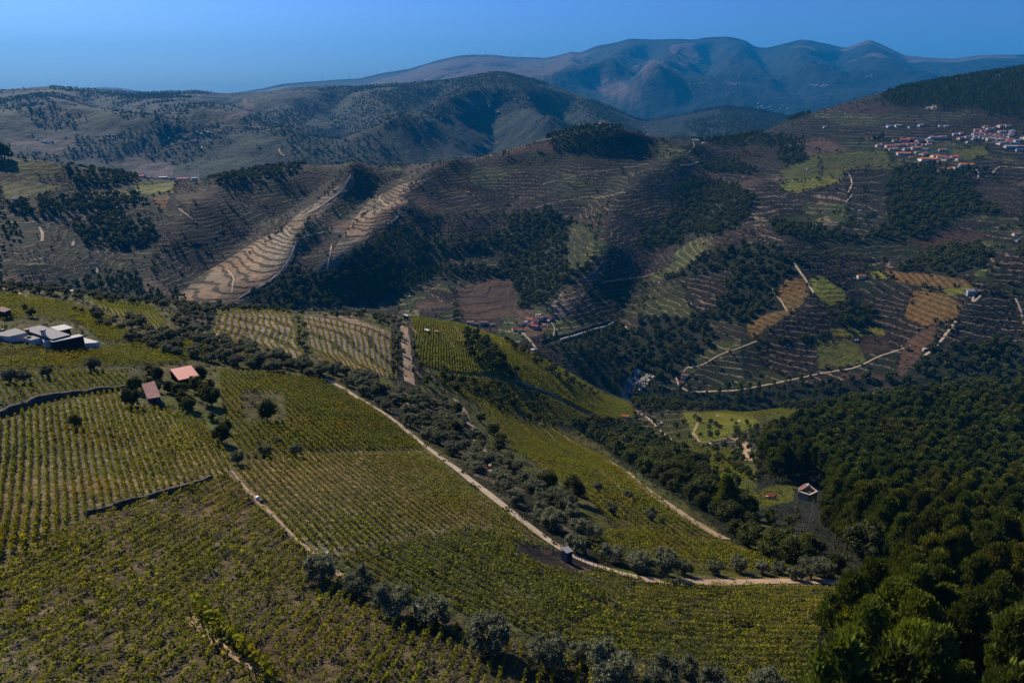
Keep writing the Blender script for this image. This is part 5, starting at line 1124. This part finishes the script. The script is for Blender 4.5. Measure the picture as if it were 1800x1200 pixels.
# ------------------------------------------------------------------ village houses
HM = {}
def house_parts(wall, roof, flat=False):
    k = (wall, roof, flat)
    if k in HM: return HM[k]
    w_ = poly_mesh('house_wall', [(-.5,-.4,-.5),(.5,-.4,-.5),(.5,.4,-.5),(-.5,.4,-.5),(-.5,-.4,.6),(.5,-.4,.6),(.5,.4,.6),(-.5,.4,.6),(-.5,0,.6 if flat else .84),(.5,0,.6 if flat else .84)],
        [(0,1,5,4),(1,2,6,9,5),(2,3,7,6),(3,0,4,8,7)]+([(4,5,9,8),(8,9,6,7)] if flat else []), MV[wall])
    if flat: r_m = poly_mesh('house_roof', [(-.54,-.44,.6),(.54,-.44,.6),(.54,.44,.6),(-.54,.44,.6),(-.54,-.44,.66),(.54,-.44,.66),(.54,.44,.66),(-.54,.44,.66)], [(0,3,2,1),(4,5,6,7),(0,1,5,4),(1,2,6,5),(2,3,7,6),(3,0,4,7)], MV[roof])
    else:
        V_ = [(-.56,-.47,.56),(.56,-.47,.56),(.56,0,.86),(-.56,0,.86),(.56,.47,.56),(-.56,.47,.56)]; V_ = V_+[(x, y, z+.05) for x, y, z in V_]
        r_m = poly_mesh('house_roof', V_, [(6,7,8,9),(9,8,10,11),(0,3,2,1),(3,5,4,2),(0,1,7,6),(5,11,10,4),(1,2,8,7),(2,4,10,8),(0,6,9,3),(3,9,11,5)], MV[roof])
    win = poly_mesh('house_window', [(-.06,0,-.09),(.06,0,-.09),(.06,0,.09),(-.06,0,.09),(-.06,.03,-.09),(.06,.03,-.09),(.06,.03,.09),(-.06,.03,.09)], [(0,1,2,3),(4,7,6,5),(0,4,5,1),(1,5,6,2),(2,6,7,3),(3,7,4,0)], MV['glass'])
    HM[k] = (w_, r_m, win); return HM[k]
def house(px, py, wpx, wall, roof, label, group, tw, rz=None, windows=False, flat=False, name='house', cat='house', dp=.8):
    p = raycast(px, py+1.0, *tw); d = math.sqrt(p[0]**2+p[1]**2+(p[2]-CAM_Z)**2); W_ = wpx/FPX*d*.92
    w_, r_m, win = house_parts(wall, roof, flat); E = empty(name, (p[0], p[1], hz(p[0], p[1])), label, cat, group, random.uniform(-.5, .5) if rz is None else rz)
    for nm, m_ in (('wall', w_), ('roof', r_m)): o = link(nm, m_, E); o.scale = (W_, W_*dp, min(W_, 9)*(.62 if not flat else .7))
    if windows:
        for u in (-.3, .0, .3):
            o = link('window', win, E); o.scale = (W_, W_, min(W_, 9)*.62); o.location = (u*W_, -.4*W_*dp-.02, min(W_, 9)*.62*.22)
    return E
def area_word(px): return 'left' if px < 600 else 'middle' if px < 1200 else 'right'
VR = [(1535,243,6,'c','r'),(1545,257,9,'w','r'),(1562,258,11,'w','o'),(1573,263,7,'w','g'),(1576,255,5,'w','g'),(1572,248,7,'g','p'),(1590,247,12,'w','r'),(1600,245,9,'c','r'),(1597,255,7,'w','o'),(1607,255,10,'c','o'),(1608,261,14,'c','o'),(1593,263,10,'g','p'),(1587,271,17,'w','o'),(1626,264,7,'w','w'),(1623,271,10,'c','o'),(1611,268,5,'w','g'),(1615,248,10,'g','b'),(1630,246,6,'w','w'),(1637,243,8,'w','g'),(1645,243,12,'g','p'),(1656,242,10,'c','p'),(1678,237,6,'w','g'),(1689,235,5,'w','w'),(1688,244,9,'w','r'),(1700,242,9,'w','p'),(1711,245,6,'w','g'),(1723,242,8,'g','p'),(1717,230,7,'w','r'),(1726,231,8,'w','p'),(1733,231,7,'w','r'),(1739,228,8,'w','p'),(1747,225,5,'w','r'),(1760,222,11,'w','r'),(1771,223,7,'w','p'),(1777,231,6,'w','g'),(1758,233,6,'w','w'),(1750,237,7,'w','p'),(1740,236,5,'w','r'),(1733,238,6,'w','r'),(1765,239,7,'w','p'),(1757,247,10,'w','w'),(1742,246,12,'g','w'),(1773,247,12,'w','r'),(1787,249,7,'w','g'),(1783,254,11,'g','b'),(1760,253,12,'y','g'),(1772,251,8,'w','r'),(1792,259,8,'g','p'),(1775,259,14,'g','g'),(1793,265,10,'g','b'),(1799,243,8,'w','g'),(1630,281,22,'y','o'),(1643,275,11,'c','r'),(1653,277,10,'c','r'),(1663,280,12,'c','r'),(1675,277,13,'w','o'),(1684,281,7,'c','r'),(1664,298,24,'y','o'),(1681,298,8,'w','w'),(1698,291,17,'w','o'),(1686,294,8,'w','g'),(1563,223,8,'w','w'),(1578,222,8,'w','g'),(1600,224,7,'g','b'),(1618,221,8,'w','g'),(1653,222,5,'w','w'),(1663,223,6,'w','g')]
WC = {'w': ('white', 'white'), 'c': ('cream', 'cream'), 'g': ('grey', 'grey'), 'y': ('cream', 'yellow cream')}
RC = {'r': ('red', 'red tiled roof'), 'o': ('orange', 'orange tiled roof'), 'g': ('roofgrey', 'grey roof'), 'p': ('plumroof', 'old brown roof'), 'w': ('white', 'white flat roof'), 'b': ('blue', 'blue grey roof')}
q0 = random.Random(4); VR += [(q0.gauss(1750, 26), q0.gauss(238, 7), q0.uniform(5, 8), q0.choice('wwgc'), q0.choice('rppg')) for _ in range(34)]+[(q0.gauss(1605, 28), q0.gauss(258, 7), q0.uniform(5, 9), q0.choice('wcgw'), q0.choice('orop')) for _ in range(16)]
VC = {}; VR.sort()
for i, (px, py, wd, wc, rc) in enumerate(VR):
    size = 'large' if wd > 15 else 'small' if wd < 7.5 else 'mid sized'; zone = 'lower cluster' if (px < 1700 and py < 272 and py > 240) else 'lowest row' if py >= 272 else 'upper lane' if (px < 1670 and py <= 225) else 'right cluster'
    VC[(size, wc, rc, zone)] = VC.get((size, wc, rc, zone), 0)+1
    house(px, py, wd*1.08, WC[wc][0], RC[rc][0], '%s %s house, %s, %s, right hillside village' % (size, WC[wc][1], RC[rc][1], ordinal(VC[(size, wc, rc, zone)])+' in the '+zone), 'houses of the right hillside village', M, flat=rc in 'w', windows=wd > 13)
for px, py in [(1652,143),(1660,139),(1677,141),(1686,138),(1700,137),(1707,136),(1715,134),(1727,132),(1733,133),(1741,131),(1750,130),(1758,129),(1767,127),(1777,126),(1784,126),(1790,125),(1798,124),(1695,138),(1722,134)]:
    house(px, py+1.5, random.uniform(4.5, 8), random.choice(['white', 'grey', 'white']), random.choice(['roofgrey', 'plumroof', 'white']), 'tiny pale house on the skyline ridge at the right', 'houses on the right skyline', (9, 12.35))
HAM = [(931,563,12,'cream','orange','long orange roofed house at the left of the hamlet',0),(925,566,6,'white','white','small white house below the orange roofed one in the hamlet',1),(941,567,12,'cream','red','red roofed house in the middle of the hamlet',0),(940,575,13,'grey','red','plum shadowed red roofed house at the bottom of the hamlet',0),(932,571,10,'grey','plumroof','grey house with an old brown roof in the hamlet',0),(949,560,13,'cream','plumroof','pinkish large house at the top of the hamlet',0),(946,555,10,'cream','roofgrey','pale flat roofed house on the hamlet crown',1),(959,557,7,'white','plumroof','small white house with brown roof at the hamlet top',0),(967,560,8,'cream','red','red roofed house at the right end of the hamlet',0),(964,564,5,'white','white','tiny white annex at the lane of the hamlet',1),(918,570,9,'grey','plumroof','grey house with a dull roof left of the hamlet centre',0),(893,568,5,'white','roofgrey','lone small white house left of the hamlet',0),(956,571,4,'white','white','small white shed below the hamlet lane',1)]
for px, py, wd, wl, rf, lab, fl in HAM: house(px, py, wd, wl, rf, lab, 'houses of the valley hamlet', (6.3, 9.5), flat=bool(fl), windows=wd >= 10)
for px, py, wd, wl, rf, lab in [(905,578,11,'cream','red','red roofed row house on the spur edge, left one'),(913,581,9,'cream','red','red roofed row house on the spur edge, right one'),(828,569,14,'grey','plumroof','long brown roofed building behind the spur crest'),(838,568,4,'white','white','small white house behind the spur crest'),(850,569,14,'grey','plumroof','long plum roofed building behind the spur crest'),(864,571,7,'white','roofgrey','white low house behind the spur crest'),
    (1204,661,11,'white','plumroof','white house with a dark roof above the river bend'),(1196,673,9,'cream','red','red roofed house above the river bend')]:
    house(px, py, wd, wl, rf, lab, None, (6.2, 9.5), windows=wd >= 11)
for px, py, wd, wl, rf, lab in [(1124,725,8,'white','plumroof','pale house on the lane by the river fields'),(1133,727,5,'cream','orange','small orange roofed annex on the lane by the river fields'),(1099,733,12,'cream','orange','orange roofed hut at the top of the small valley vineyard'),(1135,754,14,'rstone','plumroof','brown roofed barn in the small valley vineyard'),(1150,733,7,'cream','plumroof','small brown roofed hut behind the lane'),(769,716,11,'cream','red','low red roofed shed hidden in the olive belt'),(958,826,9,'rstone','plumroof','stone shed in the olive belt'),(1261,731,5,'white','white','white hut at the top of the lime valley vineyard'),(1299,740,5,'white','white','white hut at the right edge of the lime valley vineyard'),(1247,780,6,'white','white','white hut at the bottom of the lime valley vineyard'),(879,604,5,'white','white','white hut on the far side of the bright spur'),(802,640,3.5,'white','white','tiny white pump house on the bright spur')]:
    house(px, py, wd, wl, rf, lab, None, F, flat=rf == 'white', name='farm_building', cat='farm building')
for px, py, wd, wl, rf, lab in [(485,408,8,'cream','red','small red roofed shed on the sunlit spur'),(522,425,5,'white','orange','tiny orange roofed hut at the spur hairpin'),(822,339,7,'white','orange','white hut with orange roof on the dark terraces'),(957,324,4,'white','white','white cube hut on the dark terraces'),(815,390,3,'white','white','tiny white hut in the brown orchard'),(806,497,3,'white','white','tiny white hut above the brown field'),(720,521,4,'white','white','tiny white hut left of the brown field'),(32,352,12,'white','roofgrey','long white farmhouse at the left edge'),(135,360,6,'white','roofgrey','small white house at the left woods'),(167,465,7,'white','blue','small farmhouse with a bluish roof on the left terraces'),(128,514,11,'cream','cream','flat cream hut behind the near crest'),
    (250,311,9,'white','red','red roofed house in the left ridge hamlet'),(262,309,6,'white','plumroof','brown roofed house in the left ridge hamlet'),(287,313,12,'white','white','long white house in the left ridge hamlet'),(303,314,9,'white','blue','blue roofed house in the left ridge hamlet'),(322,312,16,'white','red','long pink roofed house in the left ridge hamlet'),(342,312,9,'white','white','white house at the right of the left ridge hamlet'),(1319,244,8,'cream','orange','orange roofed house on the middle ridge'),(1223,248,11,'white','cream','pale house at the end of the terraced ridge'),(1237,252,6,'cream','cream','small cream annex on the terraced ridge'),(1050,217,7,'white','roofgrey','pale chapel on the wooded hilltop'),(1070,218,8,'cream','roofgrey','low house on the wooded hilltop'),
    (1513,488,12,'cream','orange','bright orange roofed house alone on the right terraces'),(1785,413,9,'white','orange','orange roofed house near the right edge'),(1788,423,7,'white','roofgrey','white house near the right edge below an orange roof'),(1707,515,15,'grey','roofgrey','long grey roofed barn above the bare terraces'),(1625,614,6,'white','white','white hut by the pale track on the right'),(1505,598,6,'white','white','white hut at the corner of the grass square'),(1437,397,5,'white','white','white hut on the right orchard terraces'),(1274,313,4,'white','roofgrey','tiny white hut in the dark woods'),(1420,297,4,'white','white','tiny white hut beside the lime field'),(1511,371,5,'white','white','small white hut on the right terraces'),(1640,190,5,'cream','cream','cream house by the pale clearing'),(1450,224,6,'white','roofgrey','pale house on the scrub slope, left one'),(1378,500,4,'white','white','tiny white hut beside the ochre field')]:
    house(px, py, wd, wl, rf, lab, None, M, flat=rf in ('white', 'cream'), name='farm_building' if wd < 7 else 'house', cat='farm building' if wd < 7 else 'house')
q = np.random.default_rng(12)
for cx_, cy_, sx_, sy_, n in [(370,232,30,3,14),(590,222,30,5,14),(645,208,25,5,12),(330,246,60,5,10),(60,180,25,3,5),(95,248,30,4,6),(190,240,30,4,4),(640,192,40,3,8),(470,296,35,3,12),(360,165,30,3,8),(760,205,30,8,6),(870,190,60,10,5),(1130,230,30,6,4)]:
    for _ in range(n):
        px, py = cx_+q.normal()*sx_*.6, cy_+q.normal()*sy_*.6
        house(px, py, q.uniform(2.6, 5), 'white', q.choice(['red', 'plumroof', 'white', 'roofgrey']), 'tiny pale house on the blue hills, %s side' % area_word(px), 'tiny houses on the blue hills, %s side' % area_word(px), (12.6, 16.4))
for cx_, cy_, sx_, sy_, n in [(1290,147,12,3,16),(1445,150,14,3,14),(1340,188,40,6,18),(1220,146,16,2,5),(1530,134,8,1.5,4)]:
    for _ in range(n):
        px, py = cx_+q.normal()*sx_*.6, cy_+q.normal()*sy_*.6
        house(px, py, q.uniform(2.2, 4), 'white', q.choice(['red', 'plumroof', 'roofgrey']), 'tiny pale house at the foot of the blue mountains', 'houses under the mountains', (16.5, 20.5))
# ------------------------------------------------------------------ walls, posts, tanks
def stone_wall(pts, h, w_, mat, label, tw=F, name='stone_wall', cat='wall', step=1.2, uneven=.2):
    W = np.array(wp(pts, *tw))[:, :2]; s = np.r_[0, np.cumsum(np.hypot(*np.diff(W, axis=0).T))]; n = max(int(s[-1]/step), 4); u = np.linspace(0, s[-1], n)
    x = np.interp(u, s, W[:, 0]); y = np.interp(u, s, W[:, 1]); dx, dy = np.gradient(x), np.gradient(y); l = np.hypot(dx, dy)+1e-9; nx, ny = -dy/l*w_/2, dx/l*w_/2
    z = height(x, y); hh_ = h*(1+uneven*fbm(u/2.5, u*0, 3, 5)); ring = [(x-nx, y-ny, z-.8), (x-nx, y-ny, z+hh_), (x+nx, y+ny, z+hh_), (x+nx, y+ny, z-.8)]
    V_ = np.stack([np.stack(r, 1) for r in ring], 0).reshape(-1, 3); F_ = [(k*n+i, k*n+i+1, ((k+1) % 4)*n+i+1, ((k+1) % 4)*n+i) for k in range(4) for i in range(n-1)]+[(0, n, 2*n, 3*n), (n-1, 4*n-1, 3*n-1, 2*n-1)]
    o = link(name, poly_mesh(name, V_, F_, MV[mat]), label=label, category=cat); return o
stone_wall([(-20,738),(30,722),(62,707),(120,696),(170,690),(222,683)], 1.25, .8, 'stone', 'dark dry stone terrace wall above the left vineyard', uneven=.6)
stone_wall([(148,903),(200,893),(260,874),(330,857),(372,840)], .7, .6, 'stone', 'dark low stone wall under the left vineyard', uneven=.9)
stone_wall([(406,832),(428,862),(450,888),(482,915),(520,955),(556,986)],   .45, .4, 'stone', 'low stone kerb wall along the narrow path')
stone_wall([(985,599),(1010,592),(1045,580),(1075,570),(1082,567)], 2.2, 1.2, 'white', 'long white retaining wall in the valley meadow', (6.3, 9.5), uneven=.05, step=4)
stone_wall([(950,602),(1000,588),(1040,574),(1070,565)], 2.5, 1.5, 'stone', 'dark stone wall above the white wall in the valley meadow', (6.3, 9.5), step=4)
stone_wall([(835,603),(800,603)], 1.0, .6, 'stone', 'short stone wall on the spur')
def tank(px, py, r, h, mat, label, tw=F, name='water_tank'):
    p = raycast(px, py, *tw); V_ = []; n = 16
    for z, rr in ((-.5, r), (h, r), (h+.15*r, r*.93), (h+.3*r, 0.02)):
        for k in range(n): a = 2*math.pi*k/n; V_.append((rr*math.cos(a), rr*math.sin(a), z))
    F_ = [(i*n+k, i*n+(k+1) % n, (i+1)*n+(k+1) % n, (i+1)*n+k) for i in range(3) for k in range(n)]
    o = link(name, poly_mesh(name, V_, F_, MV[mat]), label=label, category='tank'); o.location = p; return o
tank(937, 617, 2.6, 2.2, 'white', 'round white water tank below the hamlet lane', (4.5, 9.5))
tank(453, 879, .3, .8, 'metal', 'white water barrel beside the narrow pale path')
tank(460, 884, .35, .7, 'blue', 'dark blue barrel next to the white one on the narrow path')
tank(576, 975, .3, .5, 'grey', 'pale barrel half hidden by the first bottom olive')
# vineyard posts along the headlands
pm = poly_mesh('vineyard_post', [(-.05,-.05,-.3),(.05,-.05,-.3),(.05,.05,-.3),(-.05,.05,-.3),(-.04,-.04,1.9),(.04,-.04,1.9),(.04,.04,1.9),(-.04,.04,1.9)], [(0,3,2,1),(4,5,6,7),(0,1,5,4),(1,2,6,5),(2,3,7,6),(3,0,4,7)], MV['bark'])
for pts, n, lab in [([(925,965),(985,975),(1040,1000),(1080,1010)], 16, 'wooden vineyard post in the bare grey patch by the tool shed'),([(340,1090),(400,1160),(470,1215)], 10, 'wooden post along the diagonal path at the bottom left'),([(960,1125),(1010,1100),(1060,1065),(1120,1030)], 16, 'wooden end post on the seam between two lower vineyards')]:
    W = np.array(wp(pts, *F))[:, :2]; t_ = np.linspace(0, len(pts)-1, n)
    for i, tt in enumerate(t_):
        x = np.interp(tt, range(len(pts)), W[:, 0])+random.uniform(-.4, .4); y = np.interp(tt, range(len(pts)), W[:, 1])+random.uniform(-.4, .4)
        o = link('vineyard_post', pm, label='%s, %s from the left' % (lab, ordinal(i+1)), category='post', group='vineyard posts'); o.location = (x, y, hz(x, y)); o.rotation_euler = (random.uniform(-.06, .06), random.uniform(-.06, .06), 0)
# parked white car by the lane, river rocks, dead trees
p = raycast(1160, 745, *F); E = empty('parked_car', (p[0], p[1], hz(p[0], p[1])+.05), 'small white car parked behind the lane by the river fields', 'car', None, .7)
link('body', poly_mesh('car_body', [(-2.1,-.85,.3),(2.1,-.85,.3),(2.1,.85,.3),(-2.1,.85,.3),(-2.1,-.85,.9),(2.1,-.85,.75),(2.1,.85,.75),(-2.1,.85,.9)], [(0,3,2,1),(4,5,6,7),(0,1,5,4),(1,2,6,5),(2,3,7,6),(3,0,4,7)], MV['metal']), E)
link('cabin', poly_mesh('car_cabin', [(-1.8,-.8,.86),(.9,-.8,.82),(.9,.8,.82),(-1.8,.8,.86),(-1.4,-.68,1.45),(.2,-.68,1.45),(.2,.68,1.45),(-1.4,.68,1.45)], [(4,5,6,7),(0,1,5,4),(1,2,6,5),(2,3,7,6),(3,0,4,7)], MV['glass']), E)
wv, wf = tube([(0, -.1, 0), (0, .1, 0)], [.33, .33], 12); wm = poly_mesh('wheel', wv, list(map(tuple, wf))+[tuple(range(12)), tuple(range(23, 11, -1))], MV['dark'])
for sx_, sy_ in ((-1.3, -.85), (1.3, -.85), (-1.3, .85), (1.3, .85)): o = link('wheel', wm, E); o.location = (sx_, sy_, .33)
q = np.random.default_rng(3); x, y, z = scatter([(1112,690),(1118,672),(1140,656),(1152,662),(1132,685),(1118,694)], 3.2, (6.0, 9.5), .4, 0, 5)
for k in range(3): pass
RK = []
for s in range(3):
    qq = np.random.default_rng(s+70); v, f = blob((0, 0, .2), (1, .8, .6), qq, 7, 4); m_ = mesh_np('boulder', v, f, [flat_mat('river_rock_%s' % 'abc'[s], (.42, .37, .30), .9, .2, 1)]); RK.append(m_)
gn_instances('river_rocks', x, y, z, q.uniform(.8, 2.4, len(x)), RK, 'pale rocks on the river bank')
def dead_tree(seed):
    qq = np.random.default_rng(seed); L_ = [tube([(0, 0, -.05), (.01, 0, .4), (0, .02, 1)], [.02, .013, .002], 5)]
    for k in range(34):
        z0 = qq.uniform(.25, .95); a = qq.uniform(0, 6.28); l = .26*(1.1-z0)+.05; L_.append(tube([(0, 0, z0), (l*math.cos(a), l*math.sin(a), z0+l*.5)], [.005, .001], 3))
    return mesh_np('bare_tree', *join(L_), [MV['dead']])
DT = [dead_tree(s) for s in range(4)]; k = 0
for poly, lab in (([(1385,905),(1440,900),(1445,960),(1400,965)], 'bare grey tree in the leafless clump under the ruin'), ([(1750,1000),(1800,980),(1830,1080),(1770,1100)], 'bare grey tree near the right edge of the forest')):
    x, y, z = scatter(poly, 4.6, F, .45, 0, 9)
    for i in np.argsort(project(x, y, z)[0])[:26]:
        o = link('bare_tree', DT[k % 4], label=lab, category='bare tree', group=lab.replace('bare grey tree', 'bare grey trees')); o.location = (x[i], y[i], z[i]); s_ = random.uniform(4.5, 8); o.scale = (s_, s_, s_); o.rotation_euler.z = k; k += 1
# wind turbines and masts on the mountain crest
tp = tube([(0, 0, -10), (0, 0, 66)], [2.6, 1.6], 10); tow = poly_mesh('turbine_tower', tp[0], tp[1], MV['metal'])
nac = poly_mesh('nacelle', [(-2,-3,64.5),(2,-3,64.5),(2,7,64.5),(-2,7,64.5),(-2,-3,68.5),(2,-3,68.5),(2,7,68.5),(-2,7,68.5)], [(0,3,2,1),(4,5,6,7),(0,1,5,4),(1,2,6,5),(2,3,7,6),(3,0,4,7)], MV['metal'])
bl = poly_mesh('blade', [(-1,-.3,1.5),(1.6,-.3,4),(1.2,-.2,20),(.3,-.1,34),(-.3,-.1,34),(-.8,-.2,18),(-1,.3,1.5),(1.6,.3,4),(1.2,.2,20),(.3,.1,34),(-.3,.1,34),(-.8,.2,18)], [(0,1,2,3,4,5),(11,10,9,8,7,6),(0,6,7,1),(1,7,8,2),(2,8,9,3),(3,9,10,4),(4,10,11,5),(5,11,6,0)], MV['metal'])
hv, hf = tube([(0, -5.2, 66.5), (0, -4.6, 66.5), (0, -3, 66.5)], [.4, 1.8, 1.9], 10); hub = poly_mesh('hub', hv, hf, MV['metal'])
for i, px in enumerate([567,614,642,664,686,711,809,826,844,855,871,883,898,914]):
    P = np.array(CURVES[20][1])[:, :2]; py = float(np.interp(px, P[:, 0], P[:, 1])); p = raycast(px, py+1.2, 18, 21)
    E = empty('wind_turbine', (p[0], p[1], hz(p[0], p[1])), 'white wind turbine on the mountain crest, %s from the left' % ordinal(i+1), 'wind turbine', 'wind turbines on the crest', random.uniform(-.6, .6))
    link('tower', tow, E); link('nacelle', nac, E); H_ = link('hub', hub, E)
    for k in range(3): o = link('blade', bl, H_); o.location = (0, -4.6, 66.5); o.rotation_euler = (0, k*2.0944+i*.5, 0)
mv, mf = tube([(0, 0, -5), (0, 0, 75)], [1.6, .6], 6); mast = poly_mesh('antenna_mast', mv, mf, MV['roofgrey'])
for px, side_ in ((1266, 'left'), (1273, 'right')):
    p = raycast(px, 68, 18, 21); o = link('antenna_mast', mast, label='thin antenna mast on the mountain top, %s one' % side_, category='mast'); o.location = (p[0], p[1], hz(p[0], p[1]))

# things alike in a group are told apart by their order across the view
by = {}
for o in COL.objects:
    if o.parent is None and o.get('group') and o.get('label') and ' from left' not in o['label']: by.setdefault(o['label'], []).append(o)
for lab, L_ in by.items():
    if 1 < len(L_) <= 110 and len(lab.split()) <= 13:
        L_.sort(key=lambda o: float(project(*[np.float64(v) for v in o.location])[0]))
        for i, o in enumerate(L_): o['label'] = lab+', '+ordinal(i+1)+' from left'
